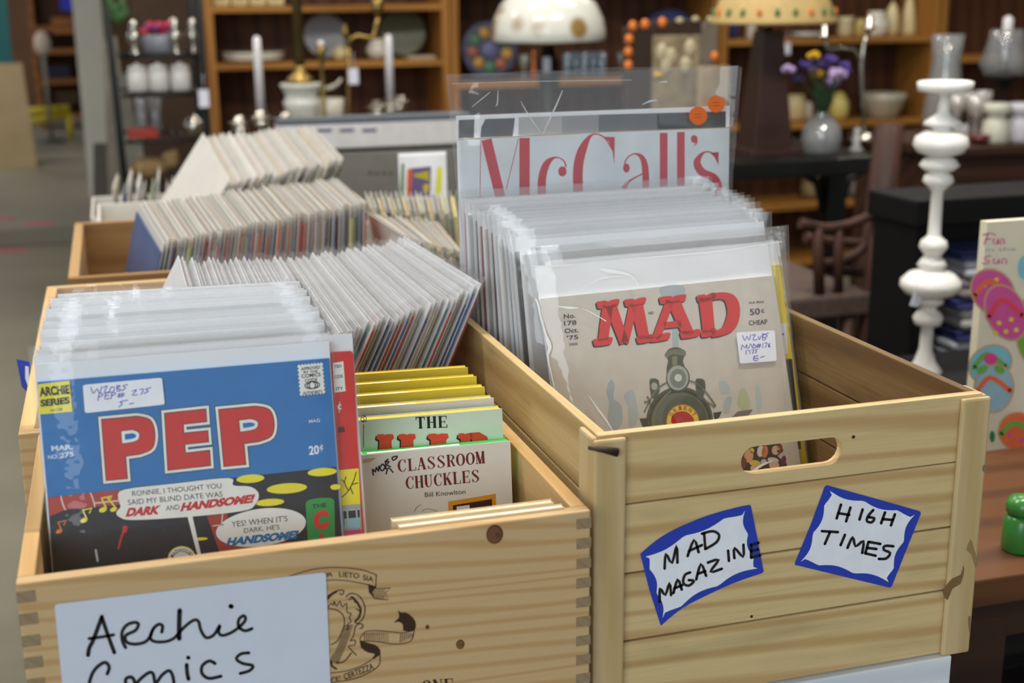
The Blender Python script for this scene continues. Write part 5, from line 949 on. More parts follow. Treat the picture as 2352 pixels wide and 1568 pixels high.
for k in range(22):
    an = 2 * math.pi * k / 22; r0 = 134 * s_; p = shb + V((math.cos(an) * r0, math.sin(an) * r0, 312 * s_)); MB().ball(p, .007, .007, .012, 8).build('painted_motif', flat(((66, 110, 62), (66, 110, 62), (206, 116, 50))[k % 3], .6), t)
b2 = onY(1885, 350, 2.27); b2.z = ztab; s_ = sc_at(b2); t = thing('flower_vase', b2, 'clear bubble glass vase holding purple and yellow irises', 'vase')
MB().lathe(b2, [(r * s_, h * s_) for r, h in ((34, 0), (40, 6), (46, 34), (42, 62), (24, 82), (14, 88), (17, 96), (15, 96), (12, 88), (22, 80), (39, 60), (42, 34), (30, 10))], 24).build('glass_body', glass((220, 224, 220), 'vase_glass', .22), t)
LEAF = flat((44, 66, 36), .6); PURP, LIL, YEL = flat((84, 62, 140), .6, var=.2), flat((172, 146, 190), .6, var=.15), flat((230, 178, 40), .6)
for k, (x, y, m1, r) in enumerate(((1812, 160, LIL, 15), (1832, 182, PURP, 14), (1850, 150, PURP, 15), (1868, 128, YEL, 14), (1880, 172, YEL, 15), (1890, 148, PURP, 16), (1908, 138, PURP, 16), (1924, 172, LIL, 20), (1912, 192, LIL, 18), (1938, 152, PURP, 14), (1945, 165, PURP, 10), (1866, 160, LIL, 12))):
    p = onY(x, y, 2.17 + .032 * ((k * 5) % 7)); f = thing('iris_flower', p, 'artificial iris bloom in the bubble vase, %s counting from the lamp' % ordn(k + 1), 'flower', 'iris blooms in the bubble vase')
    bo = V((math.cos(k * 2.4), math.sin(k * 2.4), 0)) * (.002 + .0006 * k); MB().tube([b2 + bo + V((0, 0, 20 * s_)), b2 + bo * .9 + V((0, 0, 100 * s_)), (b2 + V((0, 0, 120 * s_))) * .4 + p * .6, p], .0022, 6).build('stem', LEAF, f)
    for j in range(5):
        an = 2 * math.pi * j / 5 + k; MB().ball(p + V((math.cos(an) * r * .6 * s_, math.sin(an) * r * .6 * s_, (.3 * (j % 2)) * r * s_)), r * .55 * s_, r * .55 * s_, r * .5 * s_, 8).build('petal', m1, f)
    MB().ball(p, r * .3 * s_, r * .3 * s_, r * .5 * s_, 8).build('stamen', YEL, f)
for k in range(6):
    an = k * 1.05; tip = b2 + V((math.cos(an) * 30 * s_, math.sin(an) * 20 * s_, (150 + 12 * (k % 3)) * s_)); base = b2 + V((0, 0, 80 * s_))
    MB().add([base + V((-.006, 0, 0)), base + V((.006, 0, 0)), (base + tip) / 2 + V((.009, 0, 0)), tip, (base + tip) / 2 + V((-.009, .002, 0))], [(0, 1, 2, 3, 4)]) if False else None
    m = MB(); m.prism([[base + V((-.006, 0, 0)), base + V((.006, 0, 0)), (base + tip) / 2 + V((.009, 0, 0)), tip, (base + tip) / 2 + V((-.009, 0, 0))]], (0, .001, 0)); m.build('leaf', LEAF, t)
b = onY(1968, 318, 2.3); b.z = ztab; turned_b = b; s_ = sc_at(b); MB().lathe(b, [(r * s_, h * s_) for r, h in ((16, 0), (16, 4), (7, 14), (12, 28), (6, 38), (10, 46), (3, 54))], 14).build('glass_figurine', glass((226, 220, 200), 'figurine_glass', .4), None, 'small clear glass figurine beside the iris vase', cat='figurine')
# --- ceramics in the right-hand oak bookcase
for k, (x, y, prof, m, nm, lab, cat) in enumerate((
    (2010, 92, [(20, 0), (26, 8), (28, 30), (18, 50), (20, 56), (16, 56)], CER, 'ceramic_jug', 'white ceramic jug beside the teapots on the upper shelf', 'jug'),
    (2046, 92, [(13, 0), (17, 10), (16, 40), (11, 62), (6, 70), (2, 76)], CREAM, 'ceramic_teapot', 'cream domed teapot in the middle of the upper shelf', 'teapot'),
    (2084, 90, [(17, 0), (19, 8), (14, 52), (8, 78), (3, 86)], CREAM, 'ceramic_bell', 'tall cream bell-shaped pot at the upper shelf end', 'pot'),
    (1850, 94, [(16, 0), (30, 4), (34, 12), (30, 12), (14, 4)], flat((186, 190, 186), .3), 'shallow_dish', 'shallow grey-white dish under the patterned lampshade', 'dish'),
    (1724, 96, [(9, 0), (12, 5), (11, 32), (12, 40), (9, 40)], CER, 'small_mug', 'small white mug behind the obelisk lamp', 'mug'),
    (1940, 92, [(14, 0), (18, 10), (16, 34), (20, 44), (16, 44)], flat((196, 186, 150), .3), 'creamer', 'small cream creamer beneath the shade edge', 'jug'),
    (1975, 94, [(12, 0), (15, 8), (14, 30), (9, 40)], flat((170, 150, 90), .3), 'mustard_pot', 'little mustard-coloured pot next to the white jug', 'pot'),
    (1822, 280, [(20, 0), (28, 10), (28, 44), (22, 56), (24, 60), (20, 60)], CREAM, 'cookie_jar', 'cream jar on the middle shelf under the irises', 'jar'),
    (1852, 282, [(10, 0), (14, 10), (12, 34), (8, 42)], CER, 'cream_pitcher', 'small white pitcher beside the cream jar', 'jug'),
    (1925, 282, [(14, 0), (22, 12), (22, 40), (12, 58), (4, 64)], flat((206, 190, 110), .3), 'yellow_teapot', 'pale yellow teapot behind the iris stems', 'teapot'),
    (2025, 282, [(30, 0), (36, 5), (50, 40), (54, 56), (50, 56), (32, 8)], flat((176, 170, 150), .15, spec=.8), 'cut_glass_bowl', 'wide cut-glass bowl on the middle shelf', 'bowl'),
    (1865, 462, [(20, 0), (28, 20), (20, 60), (16, 80)], flat((150, 134, 96), .4), 'stoneware_jug', 'tan stoneware jug on the low shelf under the black table', 'jug'),
    (1975, 462, [(24, 0), (36, 14), (34, 40), (26, 44)], flat((130, 126, 120), .3), 'grey_bowl', 'grey bowl on the low shelf beside the table post', 'bowl'))):
    turned(nm, lab, cat, x, y + (3 if y < 100 else 0), 4.86 + .02 * (k % 3), prof, m)
hangtag('white price tag hanging under the upper ceramics shelf', 1807, 112, 4.74, 16, 26)
# --- bent candle branch beside the irises
t = thing('silver_branch_holder', V((onY(1985, 330, 2.55).x, 2.55, ztab)), 'tall silver branch holder behind the irises', 'candle holder')
MB().tube([V((onY(1985, 330, 2.55).x, 2.55, ztab))] + [onY(x, y, 2.55) for x, y in ((1980, 240), (1978, 150), (1984, 100), (1996, 70))], .006, 8).build('stem', SILVER, t)
MB().tube([onY(x, y, 2.55) for x, y in ((1978, 140), (1962, 112), (1930, 110), (1900, 112), (1893, 90))], .005, 8).build('arm', SILVER, t)
for x, y in ((1893, 92), (1996, 72)): MB().lathe(onY(x, y, 2.55), [(.006, 0), (.02, .008), (.02, .012), (.01, .014), (.01, .04), (.008, .04)], 12).build('drip_cup', SILVER, t)
MB().lathe((onY(1985, 330, 2.55).x, 2.55, ztab), [(.05, 0), (.05, .006), (.008, .02)], 16).build('base', SILVER, t)
# --- chair
CHM = wood((70, 44, 34), (52, 32, 26), (46, 28, 22), 'Z', 16, 4, .4, key='dark_chair_wood'); hY = 1.62
Q = lambda x, y, Y=hY: onY(x, y, Y)
t = thing('wooden_chair', V((Q(1990, 700).x, hY, 0)), 'dark wooden armchair with curved rails beside the pedestal table', 'chair')
sz = Q(1930, 672).z; cx = Q(1930, 700).x
for (dy, tp, bt) in ((0, (2052, 285), (1996, 760)), (.42, (2030, 290), (1985, 700))):
    a, b = Q(*tp, hY + dy), Q(*bt, hY + dy); d_ = (b - a).normalized(); e_ = a + d_ * ((a.z - 0) / -d_.z)
    MB().tube([a, b, e_], [.022, .026, .02], 8).build('leg', CHM, t, 'tall rear leg carrying the backrest')
MB().tube([Q(2052, 300), Q(2041, 304, hY + .42)], .016, 8).build('top_rail', CHM, t)
for k, pts in enumerate((((1838, 512), (1895, 524), (1955, 514), (2014, 488)), ((1872, 606), (1930, 600), (1980, 572), (2012, 520)), ((1876, 612), (1940, 622), (1992, 626)), ((1850, 545), (1920, 556), (2004, 560)))): MB().tube(smooth([tuple(Q(x, y, hY + .02 * k)) for x, y in pts], 4), .011, 8).build('rail', CHM, t)
sx0_, sx1_ = Q(1858, 700).x, Q(1996, 700).x
MB().box((sx0_ - .1, hY - .02, sz - .05), (sx1_, hY + .44, sz)).build('seat', flat((84, 68, 60), .8, var=.25, scale=120), t, bevel=.008)
for x_ in (sx0_ - .08, sx1_ - .05):
    for y_ in (hY, hY + .38): MB().bar((x_, y_, 0), (x_, y_, sz - .05), .016, 8).build('leg', CHM, t)
MB().tube([Q(1878, 520), Q(1880, 600), Q(1882, 680)], .012, 8).build('spindle', CHM, t); MB().tube([Q(1925, 520), Q(1926, 600), Q(1926, 680)], .01, 8).build('spindle', CHM, t)
# --- tall white candlestick on a low black bench
kY = .90; b = onY(2122, 858, kY); s_ = sc_at(b)
t = thing('white_candlestick', b, 'tall turned white candlestick with a flat dish top', 'candle holder')
WHT = flat((244, 241, 234), .25, spec=.6, var=.03)
pf = [(36, 0), (40, 8), (24, 30), (15, 60), (14, 110), (15, 112), (30, 118), (34, 134), (26, 146), (18, 152), (17, 160), (30, 166), (32, 176), (16, 182)]
MB().lathe(b, [(r * s_, h * s_) for r, h in pf], 26).build('foot', WHT, t)
pf = [(30, 182), (56, 190), (68, 206), (66, 220), (50, 236), (28, 244), (26, 248), (34, 254), (26, 266), (18, 276), (24, 284), (32, 296), (28, 310), (18, 318), (14, 324), (13, 420), (24, 432), (34, 442), (30, 456), (20, 462), (32, 466), (44, 478), (34, 492), (20, 498)]
MB().lathe(b, [(r * s_, h * s_) for r, h in pf], 30).build('stem', WHT, t)
pf = [(26, 498), (50, 506), (60, 522), (56, 540), (36, 552), (16, 556), (26, 562), (42, 566), (38, 574), (20, 586), (13, 594), (12, 630), (30, 634), (58, 638), (60, 658), (55, 660), (54, 646), (10, 644)]
MB().lathe(b, [(r * s_, h * s_) for r, h in pf], 30).build('dish', WHT, t)
a = b + V((-62 * s_, -.02, 176 * s_)); MB().prism([[a, a + V((.016, 0, .002)), a + V((.012, 0, .034)), a + V((-.001, 0, .034))]] if False else [[a + V((-.006, 0, -.002)), a + V((.010, 0, -.006)), a + V((.020, 0, .032)), a + V((.006, 0, .036))]], (0, .0008, 0)).build('tag_card', TAGM, t)
BL2 = flat((17, 17, 17), .6, spec=.15)
table('low_bench', 'low black bench under the white candlestick', b.x - .17, b.x + .45, kY - .10, kY + .10, b.z, .04, .03, BL2, cat='bench', z0=.0042)
# --- black open cabinet with folded blue and white textiles
gY = 1.16; x0 = onY(2052, 480, gY).x + .045; z1 = onY(2200, 456, gY).z; x1 = x0 + .62
t = thing('open_cabinet', (x0 + .3, gY + .2, 0), 'black open cabinet behind the white candlestick', 'cabinet')
MB().box((x0, gY, z1 - .045), (x1, gY + .15, z1)).build('top_board', BL2, t, bevel=.004)
for xa in (x0 + .01, x1 - .05): MB().box((xa, gY + .01, .0042), (xa + .04, gY + .14, z1 - .045)).build('side_panel', BL2, t)
MB().box((x0 + .05, gY + .135, .1), (x1 - .05, gY + .145, z1 - .045)).build('back_panel', flat((24, 20, 18), .6), t)
shz = onY(2200, 836, gY).z; MB().box((x0 + .05, gY + .01, shz - .025), (x1 - .05, gY + .134, shz)).build('shelf', BL2, t); MB().box((x0 + .05, gY + .01, .06), (x1 - .05, gY + .134, .085)).build('shelf', BL2, t)
z = shz; TXC = ((198, 200, 206), (52, 56, 110), (184, 180, 178), (60, 64, 122), (150, 140, 140), (196, 196, 204), (56, 58, 104))
xt = onY(2176, 700, gY + .05).x
for k in range(7):
    h = (.030, .018, .036, .016, .034, .03, .016)[k] * 1.05; lab = ('pale', 'navy', 'grey-white', 'dark blue', 'taupe', 'white', 'blue')[k]
    r_ = thing('folded_textile', (xt + .1, gY + .15, z), '%s folded textile, %s from the bottom of the cabinet pile' % (lab, ordn(k + 1)), 'textile', 'folded textiles in the black cabinet')
    m = flat(TXC[k], .9, var=.15, scale=60)
    for j in range(2): MB().box((xt + .006 * (k % 3), gY + .02 + .004 * j, z + h * j / 2 + .0004), (xt + .24, gY + .13, z + h * (j + 1) / 2 - .0004)).build('fold', m, r_, bevel=h * .22)
    z += h + .001
a = onY(2300, 452, gY + .1); MB().prism([[V((a.x, gY + .02, z1 + .001)), V((a.x + .2, gY + .0, z1 + .001)), V((a.x + .2, gY + .15, z1 + .04)), V((a.x + .1, gY + .15, z1 + .02))]], (0, 0, .001)).build('loose_paper', flat((226, 224, 218), .7), None, 'loose white paper lying on the black cabinet', cat='paper')
# --- small table with the flip-flop sign and green jar
tz = .79; wt = wood((104, 66, 38), (84, 52, 30), (70, 42, 24), 'X', 14, 4, .4, key='brown_table_wood')
e0 = onZ(2262, 1330, tz); s0 = onZ(2216, 1042, tz)
tX0, tY0, tY1 = e0.x - .02, e0.y, s0.y + .06
table('side_table', 'brown wooden side table beside the slatted crate', tX0, tX0 + .62, tY0, tY1, tz, .028, .045, wt, apron=.05, leg_mat=wood((58, 36, 26), (44, 26, 20), (38, 24, 18), 'X', 14, 4, .4, key='dark_brown_wood'))
sY = s0.y; gx0 = s0.x; gz1 = onY(2240, 512, sY).z; gx1 = gx0 + .21
SB = flat((222, 214, 190), .6, var=.05, scale=12)
t = MB().box((gx0 + .004, sY, tz), (gx1, sY + .012, gz1)).build('wall_sign', SB, None, 'painted summer sign board with colourful flip-flops', cat='sign')
pr = Print((0, sY, 0), (0, -1, 0), 2100, 480, 2.5288, base=.0004)
PKS, OR, TL_, GR, YL, RD2 = (206, 84, 150), (226, 110, 70), (128, 190, 206), (110, 170, 70), (228, 196, 70), (200, 60, 56)
EDGE = (196, 160, 120)
def jandal(cx, cy, rx_, ry_, rot, c, strap, dots, dc, l=1):
    body = ell(cx, cy - ry_ * .38, rx_, ry_ * .62, rot, 20) ; body2 = ell(cx + ry_ * .3 * math.sin(math.radians(-rot)), cy + ry_ * .42, rx_ * .82, ry_ * .58, rot, 20)
    pr.poly(ell(cx, cy, rx_ * 1.06, ry_ * 1.04, rot, 26), EDGE, l); pr.poly(ell(cx, cy, rx_ * .97, ry_ * .97, rot, 26), c, l + 1)
    for (dx, dy) in dots: pr.poly(ell(cx + dx, cy + dy, 14, 14, 0, 10), dc, l + 2)
    pr.stroke([(cx - rx_ * .9, cy + ry_ * .15), (cx - rx_ * .2, cy - ry_ * .45), (cx + rx_ * .85, cy + ry_ * .1)], 30, strap, l + 3)
jandal(455, 480, 118, 140, -40, PKS, OR, ((-50, -40), (20, -70), (60, 0), (-30, 30)), YL)
jandal(530, 600, 112, 168, -24, PKS, (222, 70, 90), ((-40, 60), (30, 40), (0, 110), (60, 100), (-60, 120), (40, -40)), YL, 5)
jandal(440, 900, 104, 130, 60, TL_, GR, (), YL, 1)
jandal(460, 1040, 112, 140, 10, (150, 186, 202), OR, (), YL, 5); pr.poly(ell(440, 868, 40, 34), (214, 70, 130), 9); pr.poly(ell(392, 930, 34, 22, -30), GR, 9); pr.poly(ell(492, 930, 34, 22, 30), GR, 9)
jandal(600, 1290, 110, 110, 20, OR, GR, ((-50, 20), (20, 50), (40, -20), (-10, -40)), PKS, 1); pr.poly(ell(452, 1320, 16, 34), (40, 120, 60), 1)
jandal(690, 700, 100, 200, 0, GR, YL, (), YL, 1); pr.poly(ell(640, 340, 40, 70), TL_, 1)
for pts in ([(400, 150), (440, 140), (470, 150)], [(425, 145), (405, 205)], [(412, 176), (440, 172)], [(462, 172), (458, 196), (476, 200), (486, 172), (486, 200)], [(500, 200), (502, 176), (518, 176), (520, 200)]): pr.stroke(pts, 9, (226, 120, 160), 1, 3)
pr.text('in the', (410, 226), (590, 218), (410, 248), (150, 170, 176), 1)
for pts in ([(440, 272), (412, 276), (408, 292), (434, 300), (428, 316), (398, 314)], [(462, 290), (460, 312), (480, 314), (490, 290), (490, 314)], [(508, 314), (510, 292), (530, 290), (534, 314)]): pr.stroke(pts, 9, (226, 120, 160), 1, 3)
pr.build('painted_design', t, 'pink and teal flip-flops with pink lettering')
j = onZ(2338, 1262, tz); s_ = sc_at(j); t = thing('green_jar', j, 'bright green lidded jar at the picture edge', 'jar'); GJ = flat((58, 130, 54), .25, spec=.6)
MB().lathe(j, [(r * s_, h * s_) for r, h in ((34, 0), (38, 6), (38, 74), (32, 84), (24, 90))], 24).build('body', GJ, t); MB().lathe(j, [(r * s_, h * s_) for r, h in ((26, 90), (34, 94), (36, 112), (28, 128), (8, 134))], 24).build('lid', GJ, t)
MB().box((1.0, .56, .0), (3.3, 1.55, .004)).build('area_rug', flat((38, 28, 26), .95, var=.6, scale=9), None, 'dark patterned rug on the floor beneath the side table', cat='rug')
p0 = onZ(2265, 1475, .005); MB().prism([[p0 + V((-.1, -.03, 0)), p0 + V((.02, -.08, 0)), p0 + V((.3, .0, 0)), p0 + V((.36, .1, 0)), p0 + V((.06, .08, 0))]], (0, 0, .002)).build('scrap_paper', flat((160, 156, 150), .8), None, 'crumpled pale paper lying on the dark rug', cat='paper')
# --- sideboard with glassware in the corner
vY = 2.6; vz = onY(2260, 334, vY).z; x0 = onY(2150, 380, vY).x
SBM = wood((66, 40, 28), (48, 28, 20), (44, 26, 18), 'X', 14, 4, .4, key='dark_sideboard')
t = thing('sideboard', (x0 + .6, vY + .25, 0), 'dark wooden sideboard crowded with glassware', 'sideboard')
MB().box((x0, vY - .03, vz - .03), (x0 + 1.3, vY + .5, vz)).build('top_board', SBM, t, bevel=.005); MB().box((x0 + .03, vY, .12), (x0 + 1.27, vY + .48, vz - .03)).build('body', SBM, t)
for k in range(3): MB().box((x0 + .06 + k * .41, vY - .012, .18), (x0 + .43 + k * .41, vY, vz - .07)).build('door', SBM, t, bevel=.005)
for lx in (x0 + .05, x0 + 1.19):
    for ly in (vY + .02, vY + .4): MB().box((lx, ly, 0), (lx + .06, ly + .06, .12)).build('leg', SBM, t)
def on_sb(nm, lab, cat, px, Y, prof, mat, n=18, py=330):
    b = onY(px, py, Y); b.z = vz; s_ = sc_at(b); return MB().lathe(b, [(r * s_, h * s_) for r, h in prof], n).build(nm, mat, None, lab, cat=cat)
MILK = flat((206, 204, 186), .3, spec=.5)
on_sb('salt_shaker', 'square-shouldered white shaker with a wide cap by the sideboard front', 'shaker', 2284, vY + .05, [(30, 0), (34, 6), (27, 50), (18, 62), (30, 68), (32, 86), (26, 90)], MILK, 8); on_sb('pepper_shaker', 'white shaker nearest the picture edge on the sideboard', 'shaker', 2340, vY + .05, [(32, 0), (35, 6), (28, 50), (20, 60), (30, 66), (32, 84), (26, 88)], flat((200, 196, 204), .3, spec=.5), 8)
HG = glass((210, 214, 208), 'hurricane_glass', .2)
on_sb('hurricane_shade', 'clear glass hurricane shade behind the white candlestick', 'lamp glass', 2160, vY + .3, [(36, 0), (44, 40), (38, 110), (30, 170), (36, 225), (35, 225), (29, 170), (37, 110)], HG)
t = thing('candle_lantern', onY(2290, 330, vY + .35), 'glass chimney lantern with a white candle on dark stem', 'candle holder'); q = onY(2292, 330, vY + .35); q.z = vz; s_ = sc_at(q)
MB().lathe(q, [(r * s_, h * s_) for r, h in ((40, 0), (40, 6), (8, 20), (7, 90), (20, 110), (40, 120), (40, 126), (12, 130), (10, 186), (14, 190))], 16).build('stem', flat((30, 28, 24), .4), t); MB().lathe(q, [(r * s_, h * s_) for r, h in ((11, 190), (11, 250), (4, 256))], 12).build('candle', CANDLE, t)
MB().lathe(q, [(r * s_, h * s_) for r, h in ((44, 126), (56, 150), (40, 200), (36, 226))], 20).build('chimney', HG, t)
for k, (x, dy, m) in enumerate(((2196, .06, 0), (2212, .1, 0), (2236, .14, 1), (2262, .2, 0), (2222, .22, 1), (2250, .26, 1), (2192, .2, 1))): on_sb('crystal_stopper' if m == 0 else 'wine_glass', ('sparkling crystal stopper' if m == 0 else 'clear wine glass') + ' on the sideboard, ' + ('closest to the white candlestick', 'just right of the candlestick knop', 'behind the crystal stoppers', 'in front of the lantern', 'between shade and lantern', 'under the lantern chimney', 'under the hurricane shade')[k], 'glassware', x, vY + dy, [(14, 0), (14, 3), (6, 10), (13, 24), (8, 36), (3, 42)] if m == 0 else [(14, 0), (3, 4), (3, 50), (18, 70), (20, 100), (18, 100), (15, 72)], glass((236, 226, 206), 'crystal', .35), 14)
on_sb('ruby_dish', 'small dark red dish on the sideboard', 'dish', 2248, vY + .04, [(10, 0), (20, 6), (24, 22), (20, 22)], flat((96, 36, 30), .2, spec=.6))
# --- left of the picture: black metal rack
rY = 3.65; RK = flat((24, 26, 26), .4, .4); p_ = lambda x, y, Y=rY: onY(x, y, Y)
xl, xr = p_(286, 300).x, p_(476, 300).x
t = thing('metal_rack', ((xl + xr) / 2, rY + .18, 0), 'black metal display rack crowded with silver and canisters', 'rack')
for x_ in (xl, xr):
    for y_ in (rY, rY + .36): MB().bar((x_, y_, 0), (x_ - (.03 if x_ == xl else 0), y_, 1.75), .011, 8).build('post', RK, t)
shz_ = [p_(380, y).z for y in (124, 212, 318, 424)]
for z in shz_ + [.15]:
    for y_ in (rY, rY + .36): MB().bar((xl, y_, z - .008), (xr, y_, z - .008), .006, 6).build('shelf_rail', RK, t)
    for k in range(9): x_ = xl + (xr - xl) * (k + .5) / 9; MB().bar((x_, rY, z - .004), (x_, rY + .36, z - .004), .003, 5).build('shelf_wire', RK, t)
def on_rack(nm, lab, cat, px, k, dy, prof, mat, n=18, group=None):
    b = p_(px, 200, rY + dy); b.z = shz_[k]; s_ = sc_at(b); return MB().lathe(b, [(r * s_, h * s_) for r, h in prof], n).build(nm, mat, None, lab, cat=cat, group=group)
for k, x in enumerate((318, 366, 416)): on_rack('white_canister', 'white lidded canister on the rack, ' + ('closest to the leaning boards', 'middle of the three', 'closest to the bookcase')[k], 'canister', x, 1, .08, [(21, 0), (23, 4), (23, 44), (20, 48), (20, 56), (6, 60), (4, 64)], flat((206, 204, 200), .35), group='white canisters on the rack')
on_rack('grey_tub', 'wide grey tub on the upper rack shelf', 'tub', 376, 0, .1, [(34, 0), (38, 4), (38, 40), (35, 42), (34, 6)], flat((120, 122, 130), .4))
for k, (x, dy) in enumerate(((318, .05), (408, .2), (412, .05), (452, .08))): on_rack('silver_urn', 'silver urn on the upper rack shelf, ' + ('beside the leaning boards', 'behind the grey tub', 'beside the grey tub', 'nearest the bookcase')[k], 'urn', x, 0, dy, [(12, 0), (12, 3), (5, 12), (16, 30), (16, 44), (8, 56), (11, 66), (3, 78)], SILVER, 16)
t2 = thing('flower_bunch', p_(350, 78, rY + .2), 'bunch of red and purple flowers in the grey tub', 'flowers')
for k in range(9): q = p_(330 + k * 7, 74 - (k % 3) * 8, rY + .1 + .02 * (k % 4)); MB().ball(q, .016, .016, .013, 8).build('bloom', flat(((170, 36, 60), (104, 40, 96), (186, 50, 80))[k % 3], .7), t2)
MB().bar(p_(352, 100, rY + .12), p_(352, 78, rY + .12), .012, 8).build('stems', LEAF, t2)
t2 = thing('ivy_sprig', p_(262, 40, rY), 'green artificial ivy on the rack post', 'plant')
MB().tube([V((xl - .03, rY - .014, 1.2 + .02 * k)) for k in range(6)], .003, 5).build('vine', LEAF, t2)
for k in range(12): q = p_(252 + (k * 13) % 36, 4 + (k * 17) % 40, rY - .01 - .005 * (k % 3)); MB().ball(q, .014, .005, .017, 8).build('leaf', flat((52, 84, 40), .6), t2)
q = p_(345, 420, rY + .12); q.z = shz_[3]; s_ = sc_at(q); t2 = thing('stuffed_cushion', q, 'brown plush cushion lump on the low rack shelf', 'cushion'); BRP = flat((128, 104, 72), .95, var=.15)
MB().ball(q + V((0, 0, 28 * s_)), 46 * s_, .09, 28 * s_, 14).build('body', BRP, t2); MB().ball(q + V((48 * s_, 0, 44 * s_)), 22 * s_, .05, 22 * s_, 12).build('head', flat((142, 116, 80), .95), t2); MB().ball(q + V((60 * s_, .01, 62 * s_)), 7 * s_, .02, 7 * s_, 8).build('ear', BRP, t2)
a = p_(300, 0, rY + .1); MB().box((p_(296, 320).x, rY + .04, shz_[2]), (p_(366, 320).x, rY + .2, shz_[2] + .02)).build('red_box', flat((150, 48, 36), .6), None, 'flat red box on the rack under the canisters', cat='box')
for k, x in enumerate((322, 352)): on_rack('glass_vase', 'tall clear vase on the rack, ' + ('over the red box', 'beside the rack centre')[k], 'vase', x, 2, .26, [(14, 0), (10, 30), (16, 80), (15, 80)], glass((200, 204, 204), 'rack_glass', .3), 14)
on_rack('silver_teapot', 'small silver teapot on the rack beside the end post', 'teapot', 440, 2, .1, [(14, 0), (24, 12), (22, 30), (8, 42), (3, 48)], SILVER)
# --- boards leaning behind the rack, pillar, far shelf and panels down the aisle
for k, (xa, xb, ya, Y, c) in enumerate(((236, 268, 84, 5.2, (116, 110, 98)), (262, 296, 170, 5.0, (92, 90, 82)), (214, 246, 330, 5.4, (66, 62, 56)))):
    a, b = onY(xa, ya, Y), onY(xb, ya, Y); MB().prism([[V((a.x - .06, Y - .25, 0)), V((b.x + .02, Y - .25, 0)), V((b.x, Y, a.z)), V((a.x, Y, a.z))]], (0, .03, 0)).build('leaning_board', flat(c, .7, var=.15, scale=12), None, ('tall grey board leaning beside the rack', 'grey board leaning closest to the rack post', 'short dark board leaning beside the pillar')[k], cat='board')
a, b = onY(174, 100, 8.2), onY(240, 100, 8.2); MB().box((a.x, 8.2, .09), (b.x, 8.4, 4)).build('wall_pillar', flat((232, 228, 214), .8, var=.04, scale=3), kind='structure', label='white painted pillar in the aisle')
a, b = onY(-40, 150, 10.0), onY(46, 150, 10.0); t = MB().prism([[V((a.x, 10.0, .09)), V((b.x + .05, 10.0, .09)), V((b.x, 10.25, a.z)), V((a.x, 10.25, a.z))]], (0, .03, 0)).build('particle_board', flat((168, 148, 112), .8, var=.08, scale=6), None, 'tan particle board panel propped in the aisle', cat='board')
a, b = onY(-30, 80, 10.9), onY(22, 80, 10.9); MB().box((a.x, 10.9, .09), (b.x, 11.0, 2.3)).build('teal_post', flat((36, 104, 106), .6), None, 'teal post standing behind the tan panel', cat='post')
lY = 13.4; xa, xb = onY(72, 100, lY).x, onY(192, 100, lY).x; t = thing('ladder_shelf', ((xa + xb) / 2, lY + .2, .09), 'orange-brown wooden shelf unit at the aisle end', 'shelf')
LW = wood((176, 116, 66), (150, 92, 48), (130, 80, 40), 'X', 8, 4, .4, key='far_shelf_wood')
for x_ in (xa, xb - .05): MB().box((x_, lY, .09), (x_ + .05, lY + .4, 2.3)).build('side_panel', LW, t)
MB().box((xa + .05, lY + .37, .2), (xb - .05, lY + .4, 2.3)).build('back_panel', flat((92, 60, 40), .7), t)
for y in (60, 112, 182, 262): z = onY(130, y, lY).z; MB().box((xa + .05, lY, z - .05), (xb - .05, lY + .37, z)).build('shelf', LW, t)
z = onY(130, 40, lY).z; MB().box((onY(118, 50, lY).x, lY - .02, z - .16), (xb - .06, lY - .001, z)).build('drawer', LW, t)
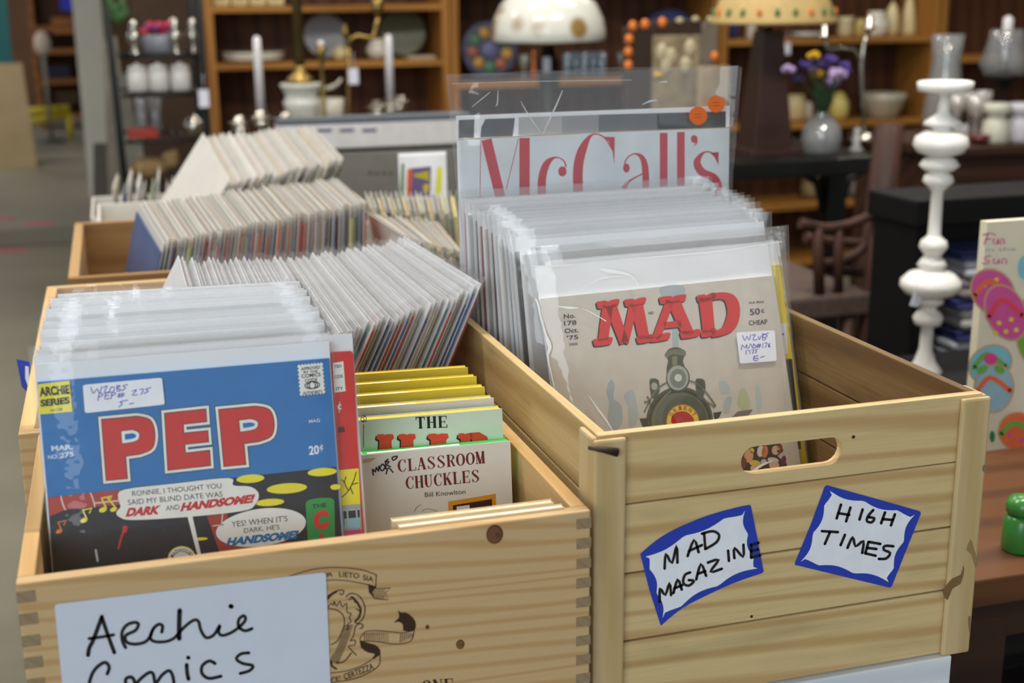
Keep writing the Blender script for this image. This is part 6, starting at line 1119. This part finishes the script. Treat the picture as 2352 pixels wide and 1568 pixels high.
def far_box(nm, lab, cat, px0, px1, py0, py1, Y, c, d=.15): a, b = onY(px0, py1, Y), onY(px1, py0, Y); return MB().box((a.x, Y, a.z), (b.x, Y + d, b.z)).build(nm, flat(c, .7, var=.1), None, lab, cat=cat)
far_box('blue_cloth', 'bright blue cloth on the far shelf top', 'cloth', 140, 172, -20, 24, lY - .3, (60, 70, 220)); far_box('dark_blue_box', 'dark blue box on the far shelf', 'box', 100, 160, 150, 182, lY + .05, (46, 46, 66)); far_box('brown_case', 'brown case at the bottom of the far shelf', 'case', 130, 180, 208, 240, lY + .05, (86, 62, 44))
t = thing('yellow_trestle', onY(108, 292, 12.2), 'yellow painted trestle on the aisle floor', 'trestle')
for (x0_, y0_, x1_, y1_) in ((44, 258, 160, 248), (44, 284, 160, 262)): MB().bar(onY(x0_, y0_, 12.2), onY(x1_, y1_, 12.2), .035, 8).build('rail', flat((214, 196, 50), .5), t)
for x_ in (52, 158): q = onY(x_, 262, 12.2); MB().bar(V((q.x, 12.2, .09)), q, .03, 8).build('leg', flat((214, 196, 50), .5), t)
q = onY(97, 100, 12.0); t = thing('floor_lamp', V((q.x, 12.0, .09)), 'white globe floor lamp in front of the far shelf', 'lamp'); s_ = sc_at(q); MB().bar((q.x, 12.0, .09), (q.x, 12.0, q.z), .018, 8).build('pole', flat((150, 140, 130), .5), t); MB().ball(q, 18 * s_, 18 * s_, 28 * s_, 14).build('globe', flat((230, 214, 196), .5), t); MB().lathe((q.x, 12.0, .09), [(.14, 0), (.14, .02), (.02, .03)], 16).build('base', flat((80, 74, 70), .5), t)
for k, (xa, xb, y) in enumerate(((-40, 30, 503), (56, 122, 516), (-40, 62, 578))):
    z = .091 if k < 2 else .001; a, b = onZ(xa, y, z), onZ(xb, y, z); d_ = V((0, .09, 0)); MB().prism([[a, b, b + d_, a + d_]], (0, 0, .001)).build('floor_tape', flat((196, 84, 110), .7, var=.2, scale=8), None, ('pink tape strip on the raised floor', 'pink tape strip along the kerb edge', 'pink tape strip on the near floor')[k], cat='tape')
